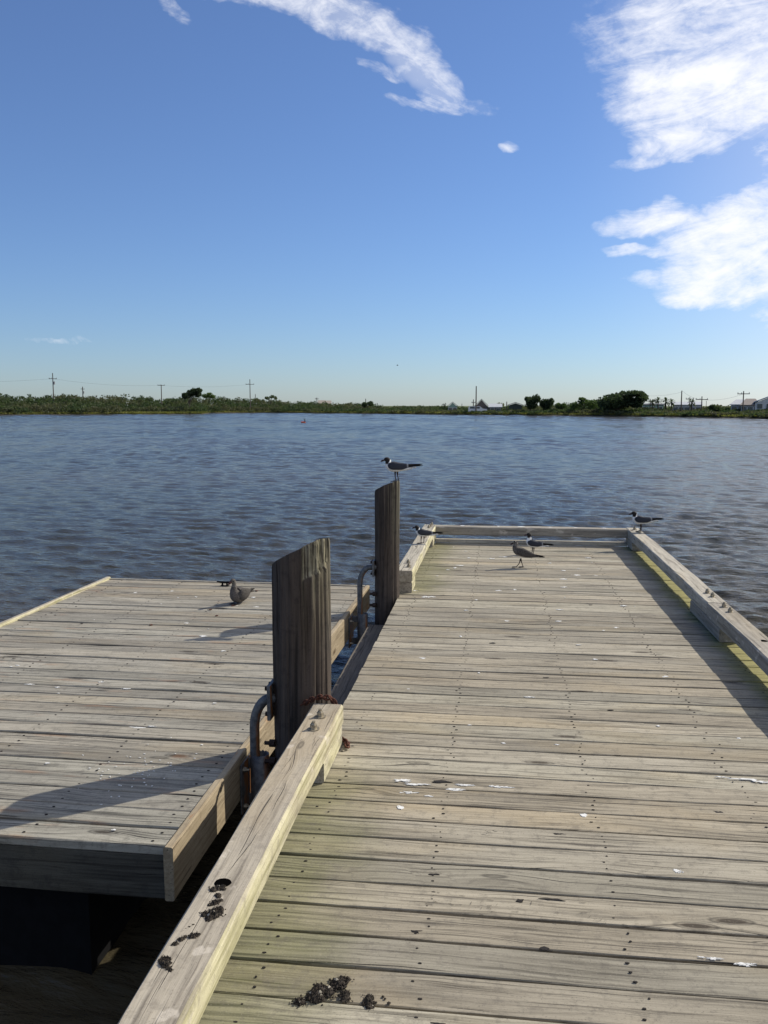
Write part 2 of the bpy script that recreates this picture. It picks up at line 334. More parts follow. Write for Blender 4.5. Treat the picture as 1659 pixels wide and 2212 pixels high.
# ------------------------------------------------------------------ water
def water():
    rng = np.random.default_rng(3)
    ang = np.concatenate([np.linspace(-36, 36, 430), np.linspace(36, 324, 90)[1:-1]]) * math.pi / 180
    rad = [.35]
    while rad[-1] < 420: rad.append(rad[-1] + max(.030, rad[-1] * .0042))
    rad = np.array(rad + [700, 1400, 3500]); nR, nA = len(rad), len(ang)
    RR, AA = np.meshgrid(rad, ang, indexing='ij'); X = RR * np.sin(AA); Y = RR * np.cos(AA); Z = np.zeros_like(X)
    sp = np.gradient(rad)[:, None] * np.ones_like(AA)
    DX = np.zeros_like(X); DY = np.zeros_like(X)
    spr = np.gradient(rad)
    for i in range(230):
        lam = .12 * (8 / .12) ** rng.random(); k = 2 * math.pi / lam
        th = R(-100) + rng.normal(0, .40)        # travelling towards the pier, a little across it
        dx, dy = math.cos(th), math.sin(th); ph = rng.random() * 6.283
        cap = np.maximum(5 * spr, .95)
        w = np.clip((lam / spr - 2.2) / 1.5, 0, 1) * np.clip((cap * 1.3 - lam) / (cap * .4), 0, 1) * np.where(rad > 330, 0, 1)
        act = np.nonzero(w > .001)[0]
        if len(act) == 0: continue
        a0, a1 = act[0], act[-1] + 1; ww = w[a0:a1, None]; ww = ww * (1 + .35 * np.clip((rad[a0:a1, None] - 15) / 40, 0, 1))
        a = (.034 if lam < .42 else .0205) * lam / 6.283
        p = k * (X[a0:a1] * dx + Y[a0:a1] * dy) + ph; cp = np.cos(p) * ww * a
        Z[a0:a1] += ww * a * np.sin(p); DX[a0:a1] += -.9 * dx * cp; DY[a0:a1] += -.9 * dy * cp
    patch = .85 + .35 * np.sin(X * .21 + 1.3) * np.sin(Y * .13 + X * .07)
    Z *= np.clip(patch, .45, 1.3)
    X = X + DX; Y = Y + DY
    co = np.stack([X, Y, Z + WATER], -1).reshape(-1, 3)
    i, j = np.meshgrid(np.arange(nR - 1), np.arange(nA), indexing='ij'); j2 = (j + 1) % nA
    q = np.stack([i * nA + j, (i + 1) * nA + j, (i + 1) * nA + j2, i * nA + j2], -1).reshape(-1, 4)
    q = q[:, ::-1]
    cen = len(co); co = np.vstack([co, [[0, 0, WATER]]])
    me = bpy.data.meshes.new('water'); nq = len(q); nt = nA
    me.vertices.add(len(co)); me.vertices.foreach_set('co', co.astype(np.float32).ravel())
    tri = np.stack([np.full(nA, cen), (np.arange(nA) + 1) % nA, np.arange(nA)], -1)
    loops = np.concatenate([q.ravel(), tri.ravel()]); me.loops.add(len(loops)); me.loops.foreach_set('vertex_index', loops.astype(np.int32))
    me.polygons.add(nq + nt); ls = np.concatenate([np.arange(nq) * 4, nq * 4 + np.arange(nt) * 3]).astype(np.int32)
    me.polygons.foreach_set('loop_start', ls)
    me.polygons.foreach_set('use_smooth', np.ones(nq + nt, dtype=bool)); me.update(calc_edges=True); me.validate()
    o = bpy.data.objects.new('water', me); col.objects.link(o); tag(o, kind='structure')
    t = NT('bay_water'); g = t.n('ShaderNodeNewGeometry').outputs['Position']
    rot = t.n('ShaderNodeVectorRotate', rotation_type='Z_AXIS'); t.put(rot.inputs['Vector'], g); rot.inputs['Angle'].default_value = R(10)
    n1 = t.noise(t.vmul(rot.outputs[0], (3.0, 9.0, 1)), 1, 4, .62, .3)
    n2 = t.noise(t.vmul(rot.outputs[0], (11, 30, 1)), 1, 3, .6)
    h = t.math('ADD', n1, t.math('MULTIPLY', n2, .36))
    ln = t.n('ShaderNodeVectorMath', operation='LENGTH'); t.put(ln.inputs[0], g)
    h = t.math('MULTIPLY', h, t.math('ADD', 1, t.math('DIVIDE', t.math('MINIMUM', ln.outputs['Value'], 160), 90)))
    big = t.noise(t.vmul(g, (.03, .07, 1)), 1, 4, .6)
    c = t.mix(t.ss(big, .35, .65), (.045, .042, .026), (.064, .054, .034))
    t.bsdf(c, .09, 0, .5, bump=h, bs=1.0, bd=.032, IOR=1.333)
    me.materials.append(t.mat)
water()

# ------------------------------------------------------------------ pier
pier = empty('pier', (.4, 3.4, 0), 'weathered grey wooden boat pier with low timber kerb rails and an open end', 'pier')
def build_pier():
    mb = MB(); pitch = .145; y = -3.0; i = 0
    joists = [-.62, -.18, .40, 1.0, 1.47]
    gaps = []
    while y < 9.74:
        gap = random.choice([.007, .008, .010, .012, .015]); w = pitch - gap
        xl = -.802 if (y < 3.72 or y > 6.82) else -.755 + random.uniform(-.004, .004)
        xr = 1.60; r = random.random()
        dz = random.uniform(-.0015, .0015)
        board(mb, (xl, y + w / 2, -.019 + dz), (xr, y + w / 2 + random.uniform(-.001, .001), -.019 + dz), w, .038, 0, .0022, 14, wob=.004, r=r)
        for jx in joists:
            for q in (.2, .5, .8) if random.random() > .25 else (.25, .75):
                disc(mb, (jx + random.gauss(0, .012) + (0 if jx != -.18 else (y - 3) * .004), y + w * q), .0045 * random.uniform(.6, 1.5), .0032, dz + .0008, 1, 7, .2, .0009)
        y += pitch; i += 1
    # bird lime splashes: (x, y, rx, ry)
    spl = [(.02, 3.42, .03, .012), (-.13, 3.37, .045, .018), (-.36, 3.43, .05, .02), (-.30, 3.40, .05, .016), (-.32, 3.32, .032, .014), (-.24, 3.30, .022, .009), (.06, 3.42, .05, .007), (-.10, 3.42, .05, .01), (1.03, 3.62, .075, .012), (1.10, 3.60, .03, .012), (.95, 3.63, .03, .006),
           (-.52, 6.92, .05, .045), (-.64, 7.15, .025, .02), (-.36, 8.23, .02, .03), (-.42, 8.12, .02, .02), (-.31, 8.35, .04, .03), (-.02, 8.78, .04, .03), (.75, 8.0, .045, .05), (.92, 8.0, .03, .03), (.62, 7.8, .035, .03), (.6, 7.45, .03, .03), (-.25, 8.8, .02, .03),
           (.10, 8.9, .05, .02), (.95, 8.95, .03, .03), (.55, 8.6, .02, .03), (.18, 7.3, .015, .03), (.55, 5.62, .02, .012), (.98, 5.0, .02, .02), (.62, 5.3, .025, .015), (-.42, 5.2, .02, .012), (.2, 4.55, .03, .012), (.62, 2.84, .018, .018), (1.12, 3.05, .02, .012),
           (.70, 2.36, .03, .012), (.62, 2.375, .03, .01), (1.02, 2.37, .028, .013), (.36, 1.83, .02, .01), (-.1, 4.1, .012, .008), (.3, 3.9, .014, .008), (.8, 4.2, .012, .012), (-.45, 4.6, .012, .01), (.1, 6.2, .02, .02), (1.0, 6.8, .03, .02), (.5, 6.6, .03, .02), (-.2, 6.5, .02, .015), (.85, 6.1, .02, .02)]
    for (x, y, rx, ry) in spl: splat(mb, x, y, rx * .8, ry * .62, 2)
    for k in range(22):
        x = random.uniform(-.6, 1.4); y = random.uniform(3.0, 9.5); s_ = random.uniform(.004, .014)
        disc(mb, (x, y), s_ * random.uniform(1, 1.8), s_, .0022, 2, 9, .6, .0010)
    # little open knots and gouges
    for (x, y, rx, ry) in [(-.20, 3.44, .035, .016), (.1, 2.6, .016, .010), (.16, 2.36, .022, .011), (-.21, 2.40, .016, .008), (.2, 2.62, .03, .006), (.86, 3.3, .02, .012), (1.02, 2.98, .012, .014), (1.05, 2.55, .022, .009), (1.1, 2.33, .02, .008), (.93, 2.3, .02, .006), (-.18, 2.72, .018, .007), (-.12, 2.02, .02, .006), (.25, 3.05, .02, .008), (.6, 4.4, .02, .008), (.3, 4.9, .02, .008), (1.2, 3.8, .02, .01), (.75, 6.8, .015, .01), (0.0, 5.6, .02, .01)]:
        disc(mb, (x, y), rx * .8, ry * .7, .0016, 1, 12, .8, .0006)
    for (ux, uy, su, sv, nn) in [(-.02, 2.56, .13, .035, 34), (.35, 2.52, .10, .02, 12), (-.12, 3.02, .12, .02, 12), (1.02, 2.55, .06, .02, 10), (.6, 2.85, .12, .02, 8), (.9, 2.2, .05, .03, 5)]:
        for k in range(nn):
            x = random.gauss(ux, su); y = random.gauss(uy, sv); a = random.uniform(-.5, 1.4); L = random.uniform(.004, .011)
            pts = [(x + L * q * math.cos(a) , y + L * q * math.sin(a) + .002 * random.uniform(-1, 1)) for q in (-1, -.3, .4, 1)]
            w_ = .0007; mb.add([(p[0] - w_, p[1] - w_, .0021) for p in pts] + [(p[0] + w_, p[1] + w_, .0021) for p in pts], [(j, j + 4, j + 5, j + 1) for j in range(3)], 1)
    mb.build('decking', [W_deck, M_nail, M_white], pier)
    # joists and side beams under the planks
    for x in (-.56, -.18, .40, 1.0, 1.50):
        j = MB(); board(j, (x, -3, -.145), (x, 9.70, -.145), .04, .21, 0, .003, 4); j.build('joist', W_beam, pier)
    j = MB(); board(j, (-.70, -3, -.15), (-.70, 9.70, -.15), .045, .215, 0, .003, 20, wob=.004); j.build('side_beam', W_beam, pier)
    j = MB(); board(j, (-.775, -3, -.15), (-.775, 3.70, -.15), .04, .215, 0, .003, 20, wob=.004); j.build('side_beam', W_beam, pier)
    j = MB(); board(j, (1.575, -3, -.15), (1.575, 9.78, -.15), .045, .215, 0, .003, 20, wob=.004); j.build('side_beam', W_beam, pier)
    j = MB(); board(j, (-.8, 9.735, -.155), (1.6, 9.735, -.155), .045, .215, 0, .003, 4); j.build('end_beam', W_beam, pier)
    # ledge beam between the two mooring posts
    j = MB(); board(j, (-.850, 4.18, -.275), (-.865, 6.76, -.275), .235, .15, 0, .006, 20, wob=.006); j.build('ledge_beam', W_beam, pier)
    for px, py in ((-.4, 1), (1.2, 1), (-.4, 5), (1.2, 5), (-.4, 9.2), (1.2, 9.2)):
        j = MB(); tube(j, [(px, py, -2.2), (px, py, -.26)], .12, 20); j.build('support_piling', W_post, pier)
    # kerb rails: 4x6 timbers laid on blocks
    def rail(x0, y0, x1, y1, blocks, bolts, holes, wide=.142, z=.1395, ends=True, splits=()):
        m = MB(); board(m, (x0, y0, z), (x1, y1, z), wide, .093, 0, .0085, max(4, int(abs(y1 - y0 + x1 - x0) * 9)), wob=.006)
        for (hx, hy, hr) in holes: disc(m, (hx, hy), hr, hr, .1868, 1, 30, .06, .0006)
        for (sx, sy, ex, ey, wd) in splits:
            pts = []; n = 14
            for k in range(n + 1):
                q = k / n; pts.append((sx + (ex - sx) * q + .006 * mnoise.noise((q * 5, sx, sy)), sy + (ey - sy) * q))
            vs = [(p[0] - wd * math.sin(math.pi * min(1, (k + .3) / n)), p[1], .1876) for k, p in enumerate(pts)] + [(p[0] + wd * math.sin(math.pi * min(1, (k + .3) / n)), p[1], .1876) for k, p in enumerate(pts)]
            m.add(vs, [(k, k + n + 1, k + n + 2, k + 1) for k in range(n)], 1)
        ro = m.build('kerb_rail', [W_rail, M_dark], pier)
        for (b0, b1) in blocks:
            if y0 != y1:
                fx = lambda y: x0 + (x1 - x0) * (y - y0) / (y1 - y0)
                m = MB(); board(m, (fx(b0), b0, .0465), (fx(b1), b1, .0465), wide - .006, .088, 0, .006, 6, wob=.002); m.build('spacer_block', W_rail, pier)
        for (bx, by) in bolts: bolt(bx, by, .185, ro)
    def bolt(x, y, z, parent):
        m = MB(); n = 20
        tube(m, [(x, y, z), (x, y, z + .0045)], .026, 22, 0, False)
        tube(m, [(x, y, z + .0045), (x, y, z + .021)], .0155, 6, 0, False)
        tx, ty = random.uniform(-.002, .002), random.uniform(-.002, .002)
        tube(m, [(x, y, z + .021), (x + tx, y + ty, z + .028)], [.0125, .0105], 6, 0, False)
        tube(m, [(x, y, z + .02), (x + tx, y + ty, z + .036)], .0078, 10, 0, False)
        m.build('bolt', M_gnut, parent)
    rail(-.735, -2.8, -.738, 3.79, [(3.36, 3.785), (.2, .62)], [(-.737, 3.623), (-.736, 3.475)], [(-.748, 2.271, .023)],
         splits=[(-.745, 1.5, -.750, 2.27, .0010), (-.750, 2.29, -.722, 2.62, .0008), (-.72, 2.7, -.725, 3.0, .0007), (-.765, 3.05, -.755, 3.25, .0006), (-.700, 3.28, -.712, 3.42, .0005)])
    rail(-.728, 7.06, -.722, 9.90, [(7.065, 7.35), (9.42, 9.895)], [(-.725, 7.40), (-.702, 7.22), (-.713, 9.60), (-.705, 9.72), (-.700, 9.86)], [(-.74, 8.3, .008)])
    rail(1.530, 6.145, 1.522, 9.90, [(5.80, 6.66), (9.46, 9.895)], [(1.534, 6.465), (1.540, 6.335), (1.522, 9.76), (1.532, 9.50)], [(1.516, 8.816, .02), (1.525, 7.91, .021), (1.534, 7.065, .022)])
    rail(1.534, -2.8, 1.530, 6.137, [(2.1, 2.5)], [(1.542, 6.025), (1.543, 5.875)], [(1.547, 5.16, .024), (1.517, 5.20, .006), (1.54, 4.3, .02)])
    m = MB(); board(m, (-.648, 9.822, .139), (1.448, 9.822, .139), .142, .092, 0, .008, 20, wob=.006)
    for xx, w_ in ((.30, .10), (-.35, .05), (.05, .03), (.62, .05), (.9, .04), (1.2, .05)): disc(m, (xx, 9.84), w_ * .5, .02, .1862, 1, 12, .6, .001)
    m.build('end_rail', [W_rail, M_white], pier)
    m = MB(); board(m, (-.648, 9.83, .014), (1.448, 9.83, .014), .13, .03, 0, .004, 10, wob=.004); m.build('end_sill', W_rail, pier)
build_pier()

# ------------------------------------------------------------------ floating dock (built in its own frame)
fl = empty('floating_dock', (-1.195, 3.0, -.12), 'lower floating dock of grey planks moored left of the pier', 'floating dock', rz=R(-.6))
def build_float():
    mb = MB(); y = 0.012; W = 2.50
    for i in range(33):
        gap = random.choice([.005, .007, .009, .013]); w = .1462 - gap; r = random.random()
        dz = random.uniform(-.002, .002)
        board(mb, (-W, y + w / 2, -.019 + dz), (-.022, y + w / 2, -.019 + dz), w, .038, 0, .0045, 12, wob=.0045, r=r)
        for jx in (-2.35, -1.75, -1.15, -.6, -.08):
            for q in (.25, .75): disc(mb, (jx + random.uniform(-.012, .012), y + w * q), .006, .0045, dz + .001, 1, 7, .2, .0008)
        y += .1462
    for (x, yy, rx, ry) in [(-.62, 1.16, .045, .01), (-.56, 1.19, .03, .006), (-.64, 2.6, .02, .012), (-.9, 2.95, .03, .02), (-1.15, 3.3, .02, .02), (-1.55, 1.75, .03, .01), (-1.15, 1.85, .022, .012), (-1.36, 1.72, .02, .008), (-.95, 1.75, .03, .008), (-.62, 3.9, .035, .03), (-.78, 3.9, .03, .02), (-.9, 4.25, .025, .02), (-.68, 4.3, .025, .02), (-1.4, 4.2, .015, .015), (-2.0, 4.3, .02, .02), (-1.6, 3.9, .012, .02), (-1.7, 4.4, .02, .015), (-.35, 4.4, .03, .02), (-1.9, 3.3, .012, .01)]:
        splat(mb, x, yy, rx * .8, ry * .8, 2)
    for k in range(60):
        disc(mb, (random.gauss(-.40, .11), random.gauss(.66, .13)), random.uniform(.002, .006), random.uniform(.002, .004), .0026, 2, 7, .4, .001)
    for k in range(30): disc(mb, (random.uniform(-2.4, -.1), random.uniform(.1, 4.7)), random.uniform(.005, .012), random.uniform(.004, .007), .0022, 1 if k % 2 else 2, 8, .5, .001)
    for (x, yy) in [(-1.0, 3.55), (-1.12, 3.75), (-.98, 3.9), (-1.4, 3.2), (-.95, 4.5)]: disc(mb, (x, yy), .012, .010, .003, 3, 9, .6, .006)
    disc(mb, (-.96, .14), .045, .02, .0024, 1, 4, .1, .0006)
    mb.build('decking', [W_float, M_nail, M_white, M_rust], fl, local=True)
    m = MB(); board(m, (0, -.012, -.098), (.0, 4.86, -.098), .038, .215, 0, .006, 30, wob=.005); m.build('side_board', W_raw, fl, local=True)
    m = MB(); board(m, (-W - .012, -.005, -.094), (-W - .012, 4.86, -.094), .038, .235, 0, .006, 20, wob=.004); m.build('side_board', W_rail, fl, local=True)
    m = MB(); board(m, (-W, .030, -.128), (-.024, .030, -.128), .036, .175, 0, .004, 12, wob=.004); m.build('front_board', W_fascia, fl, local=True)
    m = MB(); board(m, (-W, 4.848, -.098), (-.024, 4.848, -.098), .030, .215, 0, .004, 12, wob=.003); m.build('end_board', W_rail, fl, local=True)
    for x0 in (-2.3, -1.5, -.7):
        m = MB(); board(m, (x0, .12, -.44), (x0, 4.7, -.44), .62, .44, 0, .03, 1); m.build('float_billet', M_billet, fl, local=True)
    # sleeves that ride on the guide pipes
    for (x, y) in ((.088, .95), (.118, 3.85)):
        m = MB(); n = 28; ro, ri = .041, .035; z1, z0 = -.012, -.42
        vs = []
        for (rr, zz) in ((ro, z0), (ro, z1), (ri, z1), (ri, z0)):
            vs += [(x + rr * math.cos(2 * math.pi * k / n), y + rr * math.sin(2 * math.pi * k / n), zz + (.004 * math.sin(3 * k) if zz == z1 else 0)) for k in range(n)]
        fs = []
        for a in range(3):
            fs += [(a * n + k, a * n + (k + 1) % n, a * n + n + (k + 1) % n, a * n + n + k) for k in range(n)]
        m.add(vs, fs, 0, smooth=True)
        so = m.build('pipe_sleeve', M_pipe, fl, local=True)
        x_f = .020
        m = MB(); box(m, (x_f + .004, y - .02, -.15), .008, .19, .24, 0); box(m, ((x_f + x - .03) / 2 + .002, y, -.06), x - .03 - x_f + .006, .012, .05, 0); box(m, ((x_f + x - .03) / 2 + .002, y, -.24), x - .03 - x_f + .006, .012, .05, 0)
        m.build('sleeve_bracket', M_pipe, fl, local=True)
        for dz in (-.06, -.24):
            m = MB(); tube(m, [(x_f + .006, y - .085, dz), (x_f + .024, y - .085, dz)], .012, 6, 0, False); tube(m, [(x_f + .02, y - .085, dz), (x_f + .036, y - .085, dz)], .006, 8, 0, False); m.build('bolt', M_gnut, fl, local=True)
    # black horn cleat near the far edge
    m = MB(); cxx, cyy = -1.305, 4.69
    tube(m, [(cxx - .075, cyy, .040), (cxx - .04, cyy, .036), (cxx, cyy, .034), (cxx + .04, cyy, .036), (cxx + .075, cyy, .040)], [.005, .009, .010, .009, .005], 10)
    for dx in (-.020, .020): tube(m, [(cxx + dx * 1.2, cyy, .0), (cxx + dx, cyy, .032)], [.010, .008], 8)
    box(m, (cxx, cyy, .003), .08, .035, .005)
    m.build('horn_cleat', M_billet, fl, local=True)
build_float()

# ------------------------------------------------------------------ mooring posts with guide pipes
def post(loc, rad, zl, zr, back, label, notch, pipe, name='mooring_post'):
    o = empty(name, loc, label, 'mooring post', 'mooring posts between pier and floating dock')
    cx, cy = loc[0], loc[1]; n = 168; z0 = -2.4; rows = 150; vs = []; wc = []; rs = []
    ph = random.uniform(0, 90)
    slope = (zr - zl) / (2 * rad); zc = (zl + zr) / 2
    for k in range(rows + 1):
        q = k / rows
        for i in range(n):
            a = 2 * math.pi * i / n; ca, sa = math.cos(a), math.sin(a)
            rr = rad * (1.0 + .0)
            top = zc + slope * ca * rr - back * (sa * rr + rr)
            z = z0 + (top - z0) * q ** .8
            g = .006 * mnoise.noise((ca * 5 + ph, sa * 5, z * .35)) + .0022 * mnoise.noise((ca * 17 + ph, sa * 17, z * .7)) + .006 * mnoise.noise((ph, z * 1.2, 1))
            # drying checks run up and down
            ck = mnoise.noise((ca * 9 + ph * 2, sa * 9, z * .5)); g -= .008 * max(0, ck - .35) * 3
            g -= .030 * max(0, mnoise.noise((ca * 24 + ph, sa * 24, z * .45)) - .38)
            rr += g * rad / .13
            if notch:
                da = (a - R(-38) + math.pi) % (2 * math.pi) - math.pi
                lim = zr - .165 + .05 * da + .012 * mnoise.noise((ca * 9, sa * 9, 3))
                if abs(da) < .62 and z > lim: rr -= .015 + .007 * mnoise.noise((ca * 30, sa * 30, z * 9)) + .005 * mnoise.noise((ca * 60, sa * 60, z * 22))
            cut = notch and abs((a - R(-38) + math.pi) % (2 * math.pi) - math.pi) < .62 and z > zr - .165 + .05 * ((a - R(-38) + math.pi) % (2 * math.pi) - math.pi)
            if k >= rows - 2: z += .0045 * mnoise.noise((ca * 14, sa * 14, 5)) + .004 * mnoise.noise((ca * 40, sa * 40, 5))
            if k == rows: rr -= .003
            vs.append((cx + rr * ca, cy + rr * sa, z)); wc.append((z + ph, rr * ca * 1.0 + a * .02, rr * sa)); rs.append(.97 if cut else .5)
    fs = [(k * n + i, k * n + (i + 1) % n, k * n + n + (i + 1) % n, k * n + n + i) for k in range(rows) for i in range(n)]
    fs.append(tuple(rows * n + i for i in range(n)))
    m = MB(); m.add(vs, fs[:-1], 0, wc, rs, True); m.add(vs[-n:], [tuple(range(n))], 0, wc[-n:], .5)
    m.build('timber', W_post, o)
    # guide pipe: leaves the post side, bends down into the sleeve on the float
    px, py, pr, zt, bend = pipe
    m = MB(); pts = [(cx - rad * .2, cy + (py - cy) * .2, zt + .012), (cx - rad, py, zt)]
    for k in range(9):
        a = k / 8 * math.pi / 2; pts.append((px + bend - bend * math.sin(a) * 1.0 + 0, py, zt - bend * (1 - math.cos(a)) * 1.75))
    pts.append((px, py, zt - .9)); pts = [pts[0], pts[1]] + pts[2:]
    tube(m, pts, pr, 18); m.build('guide_pipe', M_pipe, o)
    m = MB(); hx = cx - rad - .004; s = rad / .135
    box(m, (hx, py, zt - .005), .016, .12 * s, .17 * s); m.build('mounting_plate', M_pipe, o)
    for (dz, dy) in ((.06, -.035), (-.065, -.035), (.06, .035), (-.065, .035)):
        m = MB(); tube(m, [(hx - .004, py + dy * s, zt + dz * s), (hx - .022, py + dy * s, zt + dz * s)], .011, 6, 0, False); m.build('bolt', M_iron, o)
    for dz in (-.21, -.30):
        m = MB(); tube(m, [(hx + .02, py - .03, zt + dz), (hx - .006, py - .03, zt + dz)], .018, 10, 0, False); tube(m, [(hx, py - .03, zt + dz), (hx - .03, py - .03, zt + dz)], .010, 8, 0, False); m.build('bolt', M_iron, o)
    return o
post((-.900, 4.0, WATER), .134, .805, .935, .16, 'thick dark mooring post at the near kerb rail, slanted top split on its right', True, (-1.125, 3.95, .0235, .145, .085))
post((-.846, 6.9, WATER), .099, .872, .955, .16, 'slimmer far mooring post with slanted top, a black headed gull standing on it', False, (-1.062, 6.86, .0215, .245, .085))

# rusty chain around the near post
def chain():
    o = empty('rusty_chain', (-.70, 3.83, .05), 'rusty iron chain looped round the near mooring post beside the rail end', 'chain')
    path = [(-.86, 3.835, .165), (-.815, 3.815, .195), (-.77, 3.81, .212), (-.725, 3.812, .205), (-.70, 3.812, .175), (-.705, 3.812, .12), (-.70, 3.812, .06), (-.69, 3.812, .018), (-.665, 3.805, .014), (-.645, 3.775, .014), (-.640, 3.745, .018), (-.634, 3.715, .014)]
    pts = [Vector(p) for p in path]; m = MB(); acc = 0; k = 0; step = .019; i = 0; pos = pts[0].copy(); seg = 0
    L = sum((pts[j + 1] - pts[j]).length for j in range(len(pts) - 1)); n = int(L / step)
    def at(d):
        for j in range(len(pts) - 1):
            l = (pts[j + 1] - pts[j]).length
            if d <= l: return pts[j].lerp(pts[j + 1], d / l), (pts[j + 1] - pts[j]).normalized()
            d -= l
        return pts[-1], (pts[-1] - pts[-2]).normalized()
    for k in range(n + 1):
        p, t = at(k * step); s = t.cross(Vector((0, 0, 1)) if abs(t.z) < .9 else Vector((1, 0, 0))).normalized()
        if k % 2: s = t.cross(s)
        s = (s + Vector((random.uniform(-.3, .3), random.uniform(-.3, .3), random.uniform(-.3, .3)))).normalized()
        ring = []
        for a in range(13):
            an = a / 12 * 2 * math.pi; ring.append(p + t * math.cos(an) * .0165 + s * math.sin(an) * .0105)
        tube(m, ring, .0045, 7, 0, True, False)
    m.build('links', M_rust, o)
chain()

# ------------------------------------------------------------------ dark droppings / weed clumps with shell bits
def clump(pts, label, seed, size):
    random.seed(seed); c0 = pts[0]
    m = MB()
    for (x, y, z, s) in pts:
        s *= .84 if z < .1 else 1.08
        N2 = 12; vs = []; ph = random.uniform(0, 99)
        for a in range(4):
            for b in range(N2):
                an = b / N2 * 6.283; q = (1, .85, .55, .2)[a] * s * .8 * (1 + .45 * mnoise.noise((math.cos(an) * 2 + ph, math.sin(an) * 2, a * .7))); hh = (0, .22, .38, .44)[a] * s * (1 + .6 * mnoise.noise((an * 2, a, ph)))
                vs.append((x + q * math.cos(an), y + q * math.sin(an), z + hh))
        m.add(vs, [(a * N2 + b, a * N2 + (b + 1) % N2, a * N2 + N2 + (b + 1) % N2, a * N2 + N2 + b) for a in range(3) for b in range(N2)] + [tuple(3 * N2 + b for b in range(N2))], 0)
        nn = int(80 * s / .02)
        for k in range(nn):
            q = random.gauss(0, .42) * s, random.gauss(0, .42) * s
            hh = max(0, (1 - (q[0] ** 2 + q[1] ** 2) / (s * s))) * s * random.uniform(.05, .62)
            c = Vector((x + q[0], y + q[1], z + hh)); r = s * random.uniform(.08, .26); vs = []
            ph = random.uniform(0, 99)
            dirs = [(1, 0, 0), (-1, 0, 0), (0, 1, 0), (0, -1, 0), (0, 0, 1), (0, 0, -1), (.6, .6, .5), (-.6, .6, .5), (.6, -.6, .5), (-.6, -.6, .5)]
            for d in dirs[:6]: vs.append(c + Vector(d) * r * random.uniform(.4, 1.3))
            mm = 1 if random.random() < .04 else 0
            m.add(vs, [(0, 2, 4), (2, 1, 4), (1, 3, 4), (3, 0, 4), (2, 0, 5), (1, 2, 5), (3, 1, 5), (0, 3, 5)], mm)
            if random.random() < .35:   # spiky flakes
                a = random.uniform(0, 6.283); l = s * random.uniform(.3, .7); d = Vector((math.cos(a), math.sin(a), random.uniform(-.1, .6))) * l
                w = Vector((-math.sin(a), math.cos(a), 0)) * s * .07
                m.add([c - w, c + w, c + d, c + Vector((0, 0, s * .06))], [(0, 1, 2), (1, 3, 2), (3, 0, 2), (0, 3, 1)], 0)
    o = m.build('dark_clump', [M_clump, M_shell]); tag(o, label, 'dropping', 'dark crumbly clumps on rail and deck')
    # origin at the base of the clump
    o.data.transform(Matrix.Translation((-c0[0], -c0[1], -c0[2]))); o.location = (c0[0], c0[1], c0[2])
z1 = .1865
clump([(-.441, 2.075, .002, .034), (-.478, 2.055, .002, .022), (-.415, 2.10, .002, .026), (-.392, 2.135, .002, .032), (-.375, 2.155, .002, .018), (-.440, 2.10, .006, .028)], 'largest dark crumbly clump, lying across the plank gap at the bottom of the deck', 1, 1)
clump([(-.367, 2.085, .002, .022), (-.366, 2.10, .002, .018)], 'small dark clump touching the right side of the largest clump on the deck', 2, 1)
clump([(-.302, 2.075, .002, .021), (-.298, 2.06, .002, .016), (-.305, 2.095, .002, .014)], 'lone brown dark clump on the deck, right of the largest pile', 3, 1)
clump([(-.268, 2.102, .002, .006), (-.262, 2.095, .002, .005)], 'tiny thin twiggy crumb on the deck, between the lone clump and the last speck', 4, 1)
clump([(-.250, 2.079, .002, .007)], 'tiny dark speck furthest right of the clumps on the deck', 5, 1)
clump([(-.762, 2.232, z1, .013), (-.752, 2.240, z1, .012), (-.742, 2.246, z1, .012), (-.735, 2.238, z1, .008)], 'dark clump on the kerb rail right at the edge of the round hole', 6, 1)
clump([(-.742, 2.207, z1, .010), (-.737, 2.200, z1, .009)], 'small dark clump on the kerb rail, second from the round hole', 7, 1)
clump([(-.736, 2.170, z1, .013), (-.746, 2.158, z1, .010), (-.728, 2.180, z1, .010)], 'dark clump on the kerb rail, third from the round hole', 8, 1)
clump([(-.722, 2.112, z1, .022), (-.716, 2.135, z1, .016), (-.745, 2.112, z1, .016), (-.728, 2.092, z1, .014)], 'widest dark clump on the kerb rail, with fibres spread round it', 9, 1)
clump([(-.768, 2.052, z1, .006), (-.761, 2.062, z1, .006), (-.774, 2.043, z1, .005)], 'thin scatter of brown crumbs on the kerb rail near its outer side', 10, 1)
clump([(-.744, 2.012, z1, .015), (-.735, 2.020, z1, .011)], 'spiky dark clump on the kerb rail nearest its long crack', 11, 1)
clump([(-.770, 1.995, z1, .012), (-.763, 2.005, z1, .010), (-.778, 1.975, z1, .012)], 'pair of joined dark lumps on the kerb rail left of the long crack', 12, 1)
clump([(-.778, 1.907, z1, .019), (-.770, 1.892, z1, .018), (-.757, 1.878, z1, .012), (-.750, 1.872, z1, .010)], 'dark clump with a tail on the kerb rail, nearest the bottom of the photo', 13, 1)
random.seed(99)

